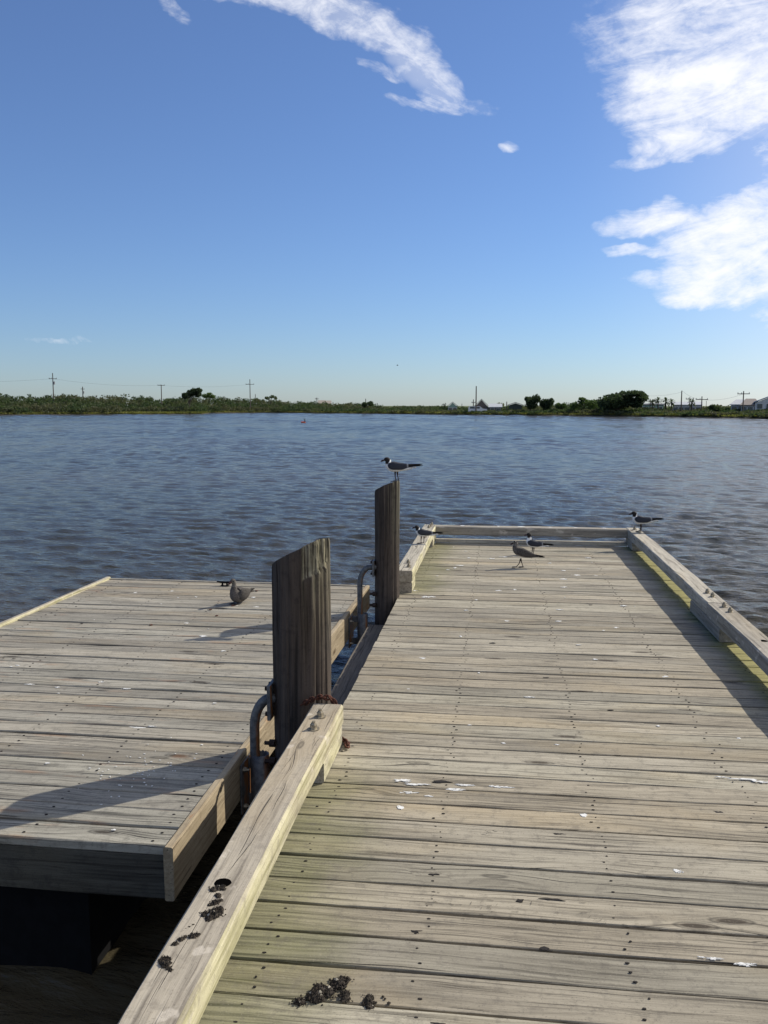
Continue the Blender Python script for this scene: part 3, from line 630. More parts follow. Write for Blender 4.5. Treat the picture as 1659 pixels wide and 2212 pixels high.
# ------------------------------------------------------------------ gulls
def vc_mat(name, rough=.75, var=.2, scale=60):
    t = NT(name); c = t.attr('col', 'Color'); g = t.n('ShaderNodeTexCoord').outputs['Object']; n = t.noise(t.vmul(g, (1, 2, 2)), scale, 4, .6)
    t.bsdf(t.mix(1, c, t.comb(*[t.ss(n, .3, .7, 1 - var, 1 + var * .4)] * 3), 'MULTIPLY'), rough, 0, .2, bump=n, bs=.25, bd=.002); return t.mat
M_feather = vc_mat('feathers'); M_feather_j = vc_mat('mottled_feathers', .8, .5, 95)
M_bill = plain('gull_bill', (.045, .012, .010), .4); M_leg = plain('gull_leg', (.030, .018, .016), .5); M_eye = plain('gull_eye', (.01, .01, .01), .15, spec=.6)
def cr(pts, sub=5):
    P = [np.array(p, float) for p in pts]; out = []
    for i in range(len(P) - 1):
        a = P[max(0, i - 1)]; b = P[i]; c = P[i + 1]; d = P[min(len(P) - 1, i + 2)]
        for k in range(sub):
            t = k / sub; out.append(.5 * ((2 * b) + (-a + c) * t + (2 * a - 5 * b + 4 * c - d) * t * t + (-a + 3 * b - 3 * c + d) * t ** 3))
    out.append(P[-1]); return out
def loft(m, rows, colf, n=20, yoff=False):
    """rows: (x, z, half height, half width[, y offset]); spine in the xz plane"""
    rows = cr(rows, 4); vs, cs = [], []
    for i, r in enumerate(rows):
        a = rows[max(0, i - 1)]; b = rows[min(len(rows) - 1, i + 1)]
        t = np.array([b[0] - a[0], b[1] - a[1]]); t /= (np.linalg.norm(t) + 1e-9); nx, nz = -t[1], t[0]
        for k in range(n):
            an = 2 * math.pi * k / n; h = r[2] * math.sin(an); w = r[3] * math.cos(an) + (r[4] if yoff else 0)
            p = (r[0] + nx * h, w, r[1] + nz * h); vs.append(p); cs.append((*colf(p, math.sin(an) * (1 if nz >= 0 else -1), i / (len(rows) - 1)), 1))
    fs = [(i * n + k, i * n + (k + 1) % n, i * n + n + (k + 1) % n, i * n + n + k) for i in range(len(rows) - 1) for k in range(n)]
    fs += [tuple(reversed(range(n))), tuple((len(rows) - 1) * n + k for k in range(n))]
    m.add(vs, fs, 0, None, .5, True, cs)
def gull(loc, rz, pose, label, juv=False, scale=1.0, name='laughing_gull', legs=None, tilt=0):
    o = empty(name, loc, label, 'gull', 'gulls resting on the docks', rz); o.scale = (scale,) * 3
    if tilt: o.rotation_euler = (0, tilt, rz)
    white = (.82, .82, .81); grey = (.038, .042, .054); black = (.010, .010, .011); hood = (.020, .017, .016)
    jb = (.085, .075, .068); jd = (.05, .045, .042); jl = (.17, .155, .14)
    spine, hc, wing = pose['spine'], pose['head'], pose['wing']; hr = .032
    def bc(p, up, q):
        d = math.hypot(p[0] - hc[0], p[2] - hc[1])
        if juv:
            if d < .033: return jl if p[2] < hc[1] + .004 else jb
            if p[2] < pose['bz'] - .01: return (.5, .48, .45)
            return jb if up > -.2 else (.13, .115, .105)
        if d < hr and p[0] > hc[0] - .024 - (p[2] - hc[1]) * .5: return hood
        if p[0] < pose['wing'][1][0] - .01 and up > .45 and p[2] > pose['bz'] + .012: return grey
        return white
    m = MB(); loft(m, spine, bc, 22); m.build('body', M_feather_j if juv else M_feather, o, local=True)
    tipx = wing[-1][0]
    for s in (1, -1):
        rows = [(r[0], r[1] + (.012 * max(0, -r[0] - .08) / .12 if s > 0 else 0), r[2], r[4], r[3] * s) for r in wing]
        def wcf(p, up, q):
            if p[0] < pose.get('black', -.105): return black if not juv else (.02, .018, .016)
            if pose.get('black', -.105) < p[0] < pose.get('black', -.105) + .012 and not juv: return (.35, .35, .36)
            if juv:
                v = .5 + .5 * mnoise.noise((p[0] * 90, p[2] * 120, 1)); return tuple(jd[k] * (1 - v) + jl[k] * .6 * v for k in range(3))
            return grey
        m = MB(); loft(m, rows, wcf, 14, True); m.build('wing', M_feather_j if juv else M_feather, o, local=True)
    # tail: flat fan
    tx, tz, tl = pose['tail']; m = MB(); vs = []; cs = []
    for k in range(9):
        a = (k - 4) / 4
        for (xx, sc) in ((tx + .03, .4), (tx - tl, 1)):
            for dz in (.003, -.003):
                vs.append((xx + abs(a) * .006, a * .028 * sc, tz + dz + (xx - tx) * pose.get('ts', -.05))); cs.append((*((white if xx > tx else (.3, .3, .3)) if not juv else (.14, .12, .1)), 1))
    fs = []
    for k in range(8):
        b = k * 4; fs += [(b, b + 4, b + 6, b + 2), (b + 1, b + 3, b + 7, b + 5), (b + 2, b + 6, b + 7, b + 3)]
    fs += [(0, 2, 3, 1), (32, 33, 35, 34)]
    m.add(vs, fs, 0, None, .5, False, cs); m.build('tail', M_feather, o, local=True)
    # bill, eyes
    bx, bz, bl, bdz = pose['bill']; m = MB(); tube(m, [(bx + .004, 0, bz), (bx - bl * .0 + bl * .35, 0, bz + bdz * .3), (bx + bl * .75, 0, bz + bdz * .75), (bx + bl, 0, bz + bdz * 1.25)], [.0095, .0078, .0068, .0015], 10); m.build('bill', M_bill, o, local=True)
    for s in (1, -1):
        m = MB(); c = Vector((hc[0] + .011, s * .0175, hc[1] + .006)); ps = [c + Vector((0, s * .004, 0)) * q for q in (-1, -.4, .3, .8, 1)]
        tube(m, ps, [.0035, .0038, .003, .0015, .0003], 10); m.build('eye', M_eye, o, local=True)
    for (hip, knee, foot) in pose['legs']:
        m = MB(); fx, fy, fz = foot; ank = (fx, fy, fz + .006)
        tube(m, [hip, knee, ank], [.0075 if hip[2] > .05 else .004, .0038, .0036], 8)
        toe = [(.040, -.013), (.044, .0), (.040, .013)]
        for (a, b) in toe: tube(m, [(fx - .004, fy, fz + .004), (fx + a * .55, fy + b * .7, fz + .0042), (fx + a, fy + b, fz + .0022)], [.0035, .003, .0014], 6)
        m.add([(fx, fy, fz + .004), (fx + .036, fy - .012, fz + .002), (fx + .039, fy, fz + .0022), (fx + .036, fy + .012, fz + .002), (fx, fy, fz + .001), (fx + .036, fy - .012, fz + .0008), (fx + .039, fy, fz + .0008), (fx + .036, fy + .012, fz + .0008)],
              [(0, 1, 2), (0, 2, 3), (4, 6, 5), (4, 7, 6), (1, 5, 6, 2), (2, 6, 7, 3)], 0)
        tube(m, [(fx, fy, fz + .004), (fx - .012, fy, fz + .002)], [.003, .001], 6)
        m.build('leg', M_leg, o, local=True)
    return o
K = .00036
def pA(px, py, *r): return ((700 - px) * K, (737 - py) * K, *[q * K for q in r])
poseA = dict(spine=[pA(1080, 452, 5, 16), pA(1000, 455, 26, 42), pA(900, 446, 55, 66), pA(800, 432, 88, 88), pA(700, 424, 112, 100), pA(620, 410, 112, 102), pA(563, 382, 92, 86), pA(548, 345, 78, 70), pA(543, 312, 66, 60), pA(530, 284, 62, 56), pA(502, 266, 55, 52), pA(472, 270, 40, 38), pA(450, 276, 18, 19)],
             head=pA(520, 272)[:2], bz=pA(0, 440)[1],
             wing=[pA(535, 388, 10, 66, 12), pA(575, 390, 62, 84, 26), pA(650, 398, 84, 92, 26), pA(750, 408, 76, 84, 24), pA(850, 412, 68, 68, 20), pA(950, 403, 48, 48, 15), pA(1050, 398, 30, 30, 11), pA(1150, 393, 20, 20, 8), pA(1245, 393, 12, 17, 5), pA(1300, 393, 3, 17, 3)],
             tail=(pA(1060, 0)[0], pA(0, 436)[1], .035), bill=(pA(456, 0)[0], pA(0, 278)[1], 80 * K, -.009),
             legs=[((.000, .018, .075), (.000, .018, .040), (.002, .017, 0)), ((-.014, -.018, .075), (-.014, -.018, .040), (-.008, -.017, 0.006))])
def lift(pose, dz, dx=0, **kw):
    """raise and pull back head and neck of the standing pose"""
    p = dict(pose); n = len(pose['spine']); sp = []
    for i, r in enumerate(pose['spine']):
        q = min(1, max(0, (i - 5) / 4)); s_ = 1 - (.14 * math.sin(math.pi * q) if 0 < q < 1 else 0)
        sp.append((r[0] + dx * q, r[1] + dz * q, r[2] * s_, r[3] * s_))
    p['spine'] = sp; p['head'] = (pose['head'][0] + dx, pose['head'][1] + dz); b = pose['bill']; p['bill'] = (b[0] + dx, b[1] + dz, b[2], b[3]); p.update(kw); return p
legs_level = [((.000, .018, .075), (.000, .018, .040), (.004, .017, 0)), ((-.010, -.018, .075), (-.012, -.018, .040), (-.008, -.017, 0.0))]
gull((-.776, 6.86, .938), R(180), dict(poseA, legs=[((.000, .016, .075), (.0, .016, .040), (-.006, .016, -.004)), ((-.014, -.016, .075), (-.016, -.016, .040), (-.024, -.016, 0.004))]), 'black headed gull standing on top of the far mooring post')
gull((-.700, 8.50, .187), R(187), lift(poseA, -.003, 0, legs=[((.012, .018, .075), (.012, .018, .040), (.010, .022, 0)), ((-.018, -.018, .075), (-.020, -.018, .040), (-.022, -.02, 0.0))]), 'black headed gull standing on the far left kerb rail, tail over the deck', scale=.93, tilt=R(-5))
gull((1.555, 9.59, .187), R(178), lift(poseA, .008, -.004, legs=legs_level), 'grey gull standing on the far right corner of the kerb rail', scale=1.12)
gull((.396, 9.10, .001), R(170), lift(poseA, .034, -.012, legs=legs_level), 'black headed gull standing on the deck behind the walking brown gull', scale=.98, tilt=R(-5))
KB = .00098
def pB(px, py, *r): return ((1150 - px) * KB, (512 - py) * KB, *[q * KB for q in r])
poseB = dict(spine=[pB(1310, 404, 2, 6), pB(1270, 402, 10, 16), pB(1235, 396, 20, 26), pB(1190, 381, 33, 35), pB(1145, 364, 42, 39), pB(1110, 345, 40, 36), pB(1092, 320, 30, 27), pB(1093, 296, 21, 19), pB(1098, 278, 19, 18), pB(1092, 265, 17, 16), pB(1080, 266, 12, 11), pB(1071, 270, 6, 6)],
             head=pB(1095, 268)[:2], bz=pB(0, 378)[1], black=pB(1290, 0)[0],
             wing=[pB(1098, 340, 5, 26, 5), pB(1118, 345, 30, 32, 10), pB(1150, 358, 38, 35, 10), pB(1190, 372, 34, 32, 9), pB(1230, 384, 26, 26, 8), pB(1270, 395, 17, 17, 6), pB(1310, 402, 10, 11, 4), pB(1350, 408, 6, 7, 3), pB(1378, 411, 1.5, 6, 1.5)],
             tail=(pB(1290, 0)[0], pB(0, 405)[1], .03), bill=(pB(1072, 0)[0], pB(0, 273)[1], 30 * KB, -.014),
             legs=[((.008, .014, .085), (.018, .014, .045), (.045, .014, .004)), ((.004, -.014, .085), (-.006, -.014, .045), (-.020, -.014, 0))])
gull((.262, 8.33, .001), R(184), poseB, 'mottled brown young gull walking across the deck, one foot forward', True, name='young_gull')
# sitting young gull, neck up, on the floating dock
poseC = dict(spine=[(-.135, .062, .003, .008), (-.115, .060, .012, .022), (-.08, .056, .032, .040), (-.04, .056, .045, .052), (0, .055, .050, .056), (.035, .062, .046, .050), (.052, .088, .032, .034), (.050, .115, .022, .022), (.049, .136, .018, .018), (.055, .152, .019, .018), (.070, .157, .015, .014), (.084, .154, .007, .007)],
             head=(.060, .152), bz=.018, black=-.11,
             wing=[(.045, .066, .006, .038, .006), (.025, .064, .034, .048, .012), (-.02, .066, .040, .050, .012), (-.06, .068, .030, .042, .010), (-.10, .068, .018, .026, .008), (-.14, .068, .009, .014, .005), (-.175, .066, .003, .010, .002)],
             tail=(-.12, .06, .035), bill=(.083, .152, .032, -.010), legs=[((.02, .02, .02), (.03, .022, .012), (.035, .022, 0)), ((.02, -.02, .02), (.03, -.022, .012), (.035, -.022, 0))])
sg = gull((-2.115, 7.02, -.118), R(243), poseC, 'brown young gull sitting down on the far planks of the floating dock', True, 1.12, 'young_gull'); sg.scale = (1.05, 1.05, 1.28)

# ------------------------------------------------------------------ far shore
shore = [(-2400, 150), (-1500, 165), (-600, 195), (-100, 228), (0, 225.5), (117, 227), (435, 228.5), (452, 262), (556, 273.5), (816, 239.7), (1084, 206.7), (1396, 186), (1659, 164.8), (1800, 149), (2300, 120), (3200, 110), (6000, 110)]
def shore_d(px):
    for (a, da), (b, db) in zip(shore, shore[1:]):
        if a <= px <= b: return da + (db - da) * (px - a) / (b - a)
    return 110
GZ = WATER + .35
def build_land():
    m = MB(); pxs = sorted(set([s[0] for s in shore] + list(range(-1500, 3200, 12)))); rows = []
    for px in pxs:
        d = shore_d(px) + .8 * mnoise.noise((px * .05, 0, 0)); b = bearing(px)
        for (dd, z) in ((-1.5, WATER - .5), (0, WATER + .02), (.7, WATER + .22), (6, GZ), (60, GZ + .2), (2600, GZ + .6)):
            rows.append((b[0] * (d + dd), b[1] * (d + dd), z))
    k = 6; fs = [(i * k + j, (i + 1) * k + j, (i + 1) * k + j + 1, i * k + j + 1) for i in range(len(pxs) - 1) for j in range(k - 1)]
    m.add(rows, [f for f in fs], 0)
    t = NT('marsh_ground'); g = t.n('ShaderNodeNewGeometry').outputs['Position']; n = t.noise(g, .35, 5, .6); P = t.sep(g)
    c = t.mix(t.ss(n, .35, .65), (.055, .075, .022), (.12, .135, .04)); c = t.mix(t.ss(P[2], WATER + .30, WATER + .15), c, (.055, .045, .035))
    t.bsdf(c, .95, bump=n); o = m.build('shore_ground', t.mat); tag(o, kind='structure')
build_land()

def leaf_mat(name, a, b, c=None):
    t = NT(name); r = t.attr('rnd', 'Fac'); g = t.n('ShaderNodeNewGeometry').outputs['Position']; n = t.noise(g, .06, 3, .6)
    cc = t.mix(r, a, b); cc = t.mix(t.ss(n, .45, .62), cc, c or b)
    b_ = t.bsdf(cc, .8, spec=.15); tr = t.n('ShaderNodeBsdfTranslucent'); t.put(tr.inputs[0], t.mix(1, cc, (1.5, 1.6, 1.0), 'MULTIPLY'))
    ms = t.n('ShaderNodeMixShader'); ms.inputs[0].default_value = .32; t.t.links.new(b_.outputs[0], ms.inputs[1]); t.t.links.new(tr.outputs[0], ms.inputs[2]); t.t.links.new(ms.outputs[0], t.out.inputs[0]); return t.mat
L_brush = leaf_mat('brush_leaves', (.028, .048, .024), (.070, .095, .042), (.085, .088, .052))
L_dark = leaf_mat('dark_leaves', (.022, .036, .020), (.050, .072, .036))
L_green = leaf_mat('green_leaves', (.035, .062, .022), (.08, .12, .04))
L_yel = leaf_mat('yellow_leaves', (.07, .08, .02), (.15, .16, .05))
L_grass = leaf_mat('marsh_grass_blades', (.075, .085, .02), (.17, .17, .05))
M_bark = plain('bark', (.10, .085, .07), .95, 0, .4, 8)
def leaves(V, rng, cen, n, size, flat=.6):
    """n leaf clump quads around each centre row of cen (x,y,z,rx,ry,rz)"""
    idx = rng.integers(0, len(cen), n); c = cen[idx]
    d = rng.normal(size=(n, 3)); d /= np.linalg.norm(d, axis=1)[:, None]; rr = rng.random(n) ** .45
    p = c[:, :3] + d * c[:, 3:6] * rr[:, None]
    a = rng.normal(size=(n, 3)); a /= np.linalg.norm(a, axis=1)[:, None]; b = rng.normal(size=(n, 3)); b -= a * (a * b).sum(1)[:, None]; b /= np.linalg.norm(b, axis=1)[:, None]
    s = size * (.5 + rng.random(n))[:, None]; a = a * s; b = b * s * flat
    V.append(np.stack([p - a, p - b, p + a, p + b], 1).reshape(-1, 3)); return V
def leaf_object(V, name, mat, parent=None, rng=None):
    co = np.concatenate(V); n = len(co) // 4
    me = bpy.data.meshes.new(name); me.vertices.add(len(co)); me.vertices.foreach_set('co', co.astype(np.float32).ravel())
    me.loops.add(n * 4); me.loops.foreach_set('vertex_index', np.arange(n * 4, dtype=np.int32)); me.polygons.add(n); me.polygons.foreach_set('loop_start', np.arange(n, dtype=np.int32) * 4)
    me.update(calc_edges=True); a = me.attributes.new('rnd', 'FLOAT', 'POINT'); a.data.foreach_set('value', np.repeat(rng.random(n), 4).astype(np.float32))
    me.materials.append(mat); o = bpy.data.objects.new(name, me); col.objects.link(o)
    if parent is not None: o.parent = parent
    return o
sky_line = [(-1500, 852), (-200, 850), (0, 849), (20, 857), (50, 856), (84, 858), (117, 854), (140, 852), (175, 856), (228, 854), (250, 855), (285, 858), (320, 856), (368, 859), (400, 858), (440, 857), (468, 855), (500, 858), (540, 860), (560, 861), (590, 860), (617, 868), (640, 866), (672, 867), (700, 870), (715, 871), (745, 870), (790, 869), (812, 872.5), (850, 876.5), (900, 875.8), (955, 877), (1000, 878.6), (1022, 879.6), (1084, 879), (1110, 877.5), (1136, 875.5), (1205, 873), (1233, 869), (1255, 866), (1300, 864), (1345, 871), (1390, 875), (1430, 879), (1480, 880), (1530, 879), (1548, 875), (1576, 878), (1620, 876), (1660, 877), (1900, 875), (3200, 865)]
def sky_y(px):
    for (a, da), (b, db) in zip(sky_line, sky_line[1:]):
        if a <= px <= b: return da + (db - da) * (px - a) / (b - a)
    return 860
HOR = 876.0
def top_z(y, d): return EYE + (HOR - y) / f_px * d * 1.0
def build_brush():
    rng = np.random.default_rng(11); cen = []
    for i in range(3600):
        px = rng.uniform(-420, 2080); d0 = shore_d(px)
        if 255 < px < 440: d0 += 9
        dep = rng.random() ** 1.3 * 46 + 1.5; d = d0 + dep
        zt = top_z(sky_y(px), d); full = max(.9, zt - GZ)
        h = full * min(1, .30 + dep / 34 * .75) * rng.uniform(.72, 1.04)
        if rng.random() < .06: h *= 1.14
        x, y = far(px, d); w = rng.uniform(.8, 1.9)
        k = max(2, int(h / .9))
        for q in range(k):
            cen.append((x + rng.normal() * w * .5, y + rng.normal() * w * .5, GZ + h * (q + .55) / k * .95, w * .9, w * .9, h / k * .62))
    cen = np.array(cen); V = []; leaves(V, rng, cen, 300000, .24)
    o = leaf_object(V, 'shoreline_brush', L_brush, rng=rng); tag(o, 'green coastal brush running along the far shore', 'brush', kind='stuff')
    # marsh grass
    V = []; cen = []
    for i in range(2600):
        px = rng.uniform(-300, 2000) if i % 3 else rng.uniform(250, 452); d = shore_d(px) + rng.random() * (10 if 250 < px < 452 else 2.0) + .6
        x, y = far(px, d); cen.append((x, y, GZ + .12, .7, .7, .22))
    leaves(V, rng, np.array(cen), 26000, .17)
    o = leaf_object(V, 'marsh_grass', L_grass, rng=rng); tag(o, 'yellow green marsh grass at the edge of the far shore', 'grass', kind='stuff')
build_brush()

def tree(px, dd, y0, y1, wpx, label, mat, lobes, lean=0, n=1800, name='coastal_tree', group='trees on the far shore', trunk=True, size=.2):
    """crown spans y0..y1 (photo rows), wpx wide, at dd metres behind the shore line"""
    rng = np.random.default_rng(int(px) + 5); d = shore_d(px) + dd; x, y = far(px, d); b = bearing(px)
    zt, zb = top_z(y0, d), max(GZ + .5, top_z(y1, d)); W = wpx / f_px * d; H = zt - zb
    o = empty(name, (x, y, GZ), label, 'tree', group, rz=-math.atan2(b[0], b[1]))
    V = []; cen = []
    for (a, c, ra, rc) in lobes:
        for k in range(5):
            cen.append(((a + rng.normal() * .04) * W, rng.normal() * W * .14, zb - GZ + (c + rng.normal() * .04) * H, ra * W * .8, W * .24, rc * H * .85))
    leaves(V, rng, np.array(cen), n, size); leaf_object(V, 'crown', mat, o, rng)
    m = MB(); base = Vector((-.18 * W * (1 if lean else 0), 0, 0))
    tube(m, [base, base + Vector((lean * W * .1, 0, (zb - GZ) * .6 + .2)), Vector((0, 0, zb - GZ + H * .35))], [max(.12, W * .03), max(.1, W * .024), .06], 8)
    for (a, c, ra, rc) in lobes: tube(m, [base + Vector((0, 0, (zb - GZ) * .6 + .2)), Vector((a * W * .5, 0, zb - GZ + H * c * .5)), Vector((a * W, 0, zb - GZ + c * H))], [.09, .06, .03], 6)
    m.build('trunk', M_bark, o, local=True)
    return o
tree(415, 14, 839, 862, 42, 'dark windswept tree above the brush right of the short T topped pole', L_dark, [(-.32, .25, .2, .28), (-.1, .45, .25, .4), (.12, .62, .26, .38), (.33, .78, .18, .22), (.3, .4, .2, .35)], .6, 4000)
tree(452, 18, 849, 863, 34, 'small bushy green tree just right of the dark windswept tree', L_green, [(-.2, .5, .3, .4), (.2, .45, .3, .35), (0, .8, .2, .2)], n=1100)
tree(585, 20, 853, 868, 30, 'sparse pale tree rising from the brush between tall pole and tan roofs', L_brush, [(-.25, .5, .2, .3), (.1, .7, .25, .3), (.35, .45, .15, .3)], n=420)
tree(793, 12, 866, 882, 28, 'small dark rounded tree in the low brush in the middle of the shore', L_dark, [(-.2, .5, .3, .4), (.2, .6, .3, .35)], n=900)
tree(1152, 8, 852, 884, 40, 'tall dark ragged tree right of the dark shed, left half of a pair', L_dark, [(-.2, .5, .3, .35), (.15, .65, .3, .3), (-.1, .25, .35, .3), (-.35, .7, .12, .15)], .2, 3200)
tree(1180, 10, 858, 884, 34, 'dark tree right of the shed, lower right half of a pair', L_dark, [(-.15, .5, .3, .4), (.25, .55, .22, .35), (0, .3, .4, .4)], n=2600)
tree(1212, 8, 868, 886, 26, 'low green tree left of the wide windswept thicket', L_green, [(-.2, .5, .3, .4), (.2, .5, .3, .35)], n=800)
tree(1263, 8, 859, 886, 58, 'spreading green tree touching the left side of the huge windswept tree', L_green, [(-.3, .35, .25, .35), (0, .6, .3, .3), (.3, .45, .25, .4), (-.1, .85, .12, .1)], n=1900)
tree(1345, 6, 846, 882, 92, 'huge dark windswept tree with flat top leaning right, largest tree on the shore', L_dark, [(-.36, .38, .18, .3), (-.18, .62, .22, .3), (.06, .72, .24, .26), (.28, .84, .2, .16), (.40, .58, .14, .2), (.1, .42, .34, .3), (-.1, .22, .4, .3), (.25, .3, .2, .3), (-.3, .2, .25, .3)], .9, 9000, size=.24)
tree(1544, 8, 873, 893, 30, 'pale twiggy shrub tree right of the thin pole near the right edge', L_brush, [(-.15, .6, .3, .35), (.2, .4, .3, .35)], n=700)
tree(1081, 22, 869, 880, 18, 'small yellowish tree at the right end of the brown gabled house', L_yel, [(-.15, .5, .35, .4), (.2, .5, .3, .35)], n=400)

def palm(px, dd, y0, y1, label, sc=1.0):
    rng = np.random.default_rng(int(px)); d = shore_d(px) + dd; x, y = far(px, d); zt = top_z(y0, d)
    o = empty('palm_tree', (x, y, GZ), label, 'palm', 'palms on the far shore'); h = zt - GZ - .8 * sc
    m = MB(); tube(m, [(0, 0, 0), (.05, 0, h * .5), (0, 0, h)], [.17, .14, .12], 8); m.build('trunk', M_bark, o, local=True)
    m = MB()
    for k in range(34):
        a = rng.uniform(0, 6.283); e = rng.uniform(-.9, 1.35); L = rng.uniform(1.0, 1.45) * sc; dd_ = Vector((math.cos(a) * math.cos(e), math.sin(a) * math.cos(e), math.sin(e)))
        p0 = Vector((0, 0, h)); p1 = p0 + dd_ * L * .65; p2 = p0 + dd_ * L + Vector((0, 0, -.3 * L)); w = Vector((-math.sin(a), math.cos(a), 0)) * .16 * sc
        m.add([p0 - w * .2, p0 + w * .2, p1 + w, p1 - w, p2], [(0, 1, 2, 3), (3, 2, 4)], 0)
    m.build('fronds', L_dark, o, local=True)
palm(960, 22, 870.5, 882, 'single small fan palm left of the pale green house', .9)
palm(1409, 20, 863, 876, 'leftmost palm, short, above the long flat roof', .95)
palm(1421, 20, 859.5, 875, 'second palm from the left, above the long flat roof', .95)
palm(1438, 18, 860, 878, 'thick headed palm, third from the left, right of the flat roof', 1.1)
palm(1450, 18, 862, 876, 'slim palm just left of the long white house', .9)
palm(1494, 16, 863, 877, 'palm standing in front of the long white house', .95)

# ---- utility poles and lines
M_pole = plain('pole_wood', (.12, .10, .085), .9, 0, .3, 6); M_wire = plain('wire', (.06, .06, .065), .6); M_can = plain('transformer_can', (.35, .36, .37), .5)
def upole(px, dd, ytop, label, arm=None, cans=0, thick=.15):
    d = shore_d(px) + dd; x, y = far(px, d); zt = top_z(ytop, d); o = empty('utility_pole', (x, y, GZ), label, 'utility pole', 'utility poles along the far shore', rz=-math.atan2(*bearing(px)))
    m = MB(); tube(m, [(0, 0, -.3), (0, 0, zt - GZ)], [thick, thick * .7], 8); m.build('shaft', M_pole, o, local=True)
    if arm:
        za = top_z(arm[0], d) - GZ; w = arm[1]; m = MB(); box(m, (0, -.12, za), w, .12, .14); m.build('crossarm', M_pole, o, local=True)
        for q in (-.45, -.15, .45): m = MB(); tube(m, [(q * w, -.12, za + .05), (q * w, -.12, za + .3)], .06, 6); m.build('insulator', M_can, o, local=True)
    for k in range(cans):
        za = top_z(arm[0] if arm else ytop, d) - GZ - 1.1; m = MB(); tube(m, [(.3, 0, za - .4), (.3, 0, za + .4)], .25, 10); m.build('transformer', M_can, o, local=True)
    return Vector((x, y, (top_z(arm[0], d) if arm else zt)))
pt = {}
pt[1] = upole(116.6, 22, 811.5, 'tall utility pole with crossarm and transformer, furthest left on the shore', (822.8, 2.0), 1)
pt[2] = upole(180, 90, 838, 'short distant pole with a transformer, second from the left', (843, 1.2), 1, .2)
pt[3] = upole(349.5, 30, 833, 'T topped utility pole left of the dark windswept tree', (834.5, 2.0))
pt[4] = upole(540.7, 4, 821, 'tall utility pole with crossarm standing at the waterline, right of the windswept tree', (831.5, 2.6))
upole(552, 60, 852, 'short bare pole just right of the tall waterline pole')
upole(684.6, 45, 859, 'short pole behind the two tan roofs', (862, 1.2))
upole(790, 30, 861.6, 'thin bare pole behind the small dark rounded tree')
upole(997.8, 30, 872, 'thin short post right of the pale green house', thick=.1)
upole(1022.5, 26, 863, 'shorter pole directly left of the tall thick pole at the brown house', (870, 1.0))
pt[5] = upole(1028.3, 3, 834.9, 'tall thick dark pole in front of the brown gabled house', None, 0, .17)
upole(1094.6, 14, 867.8, 'short thick post between brown house annex and dark shed')
upole(1404.7, 24, 862.4, 'short pole with crossarm left of the palms', (867, 2.0), 0, .1)
pt[6] = upole(1471.6, 14, 846, 'tall plain pole in front of the long white house', None, 0, .14)
pt[7] = upole(1489.6, 18, 859, 'pole with crossarm beside the palm at the white house', (863, 1.6), 0, .1)
pt[8] = upole(1515.6, 16, 857.6, 'pole with wide crossarm at the right end of the white house', (864, 2.4), 0, .13)
upole(1525.5, 16, 866.6, 'thin bare post right of the white house', None, 0, .06)
pt[9] = upole(1605, 12, 847.5, 'tall pole with crossarm near the right edge, before the hip roofed house', (853, 2.2), 0, .13)
def line(a, b, sag, label):
    m = MB(); n = 14; pts = []
    for k in range(n + 1):
        q = k / n; p = a.lerp(b, q); p.z -= sag * 4 * q * (1 - q); pts.append(p - a)
    tube(m, pts, .014, 5); o = m.build('power_line', M_wire, loc=a); tag(o, label, 'power line', 'wires strung between utility poles')
line(pt[1], pt[3], .7, 'long wire from the leftmost tall pole to the T topped pole'); line(pt[3], pt[4], .6, 'wire from the T topped pole to the tall waterline pole')
_x, _y = far(-420, 260); line(Vector((_x, _y, pt[1].z)), pt[1], 1.2, 'wire running from the leftmost tall pole out of the left side')
line(pt[6], pt[8], .4, 'wire from the tall plain pole to the wide crossarm pole'); line(pt[8], pt[9], .5, 'wire from the wide crossarm pole to the pole near the right edge')
_x, _y = far(1396, 215); line(Vector((_x, _y, pt[6].z - .8)), pt[6] + Vector((0, 0, -.3)), .3, 'wire falling left from the tall plain pole towards the palms')

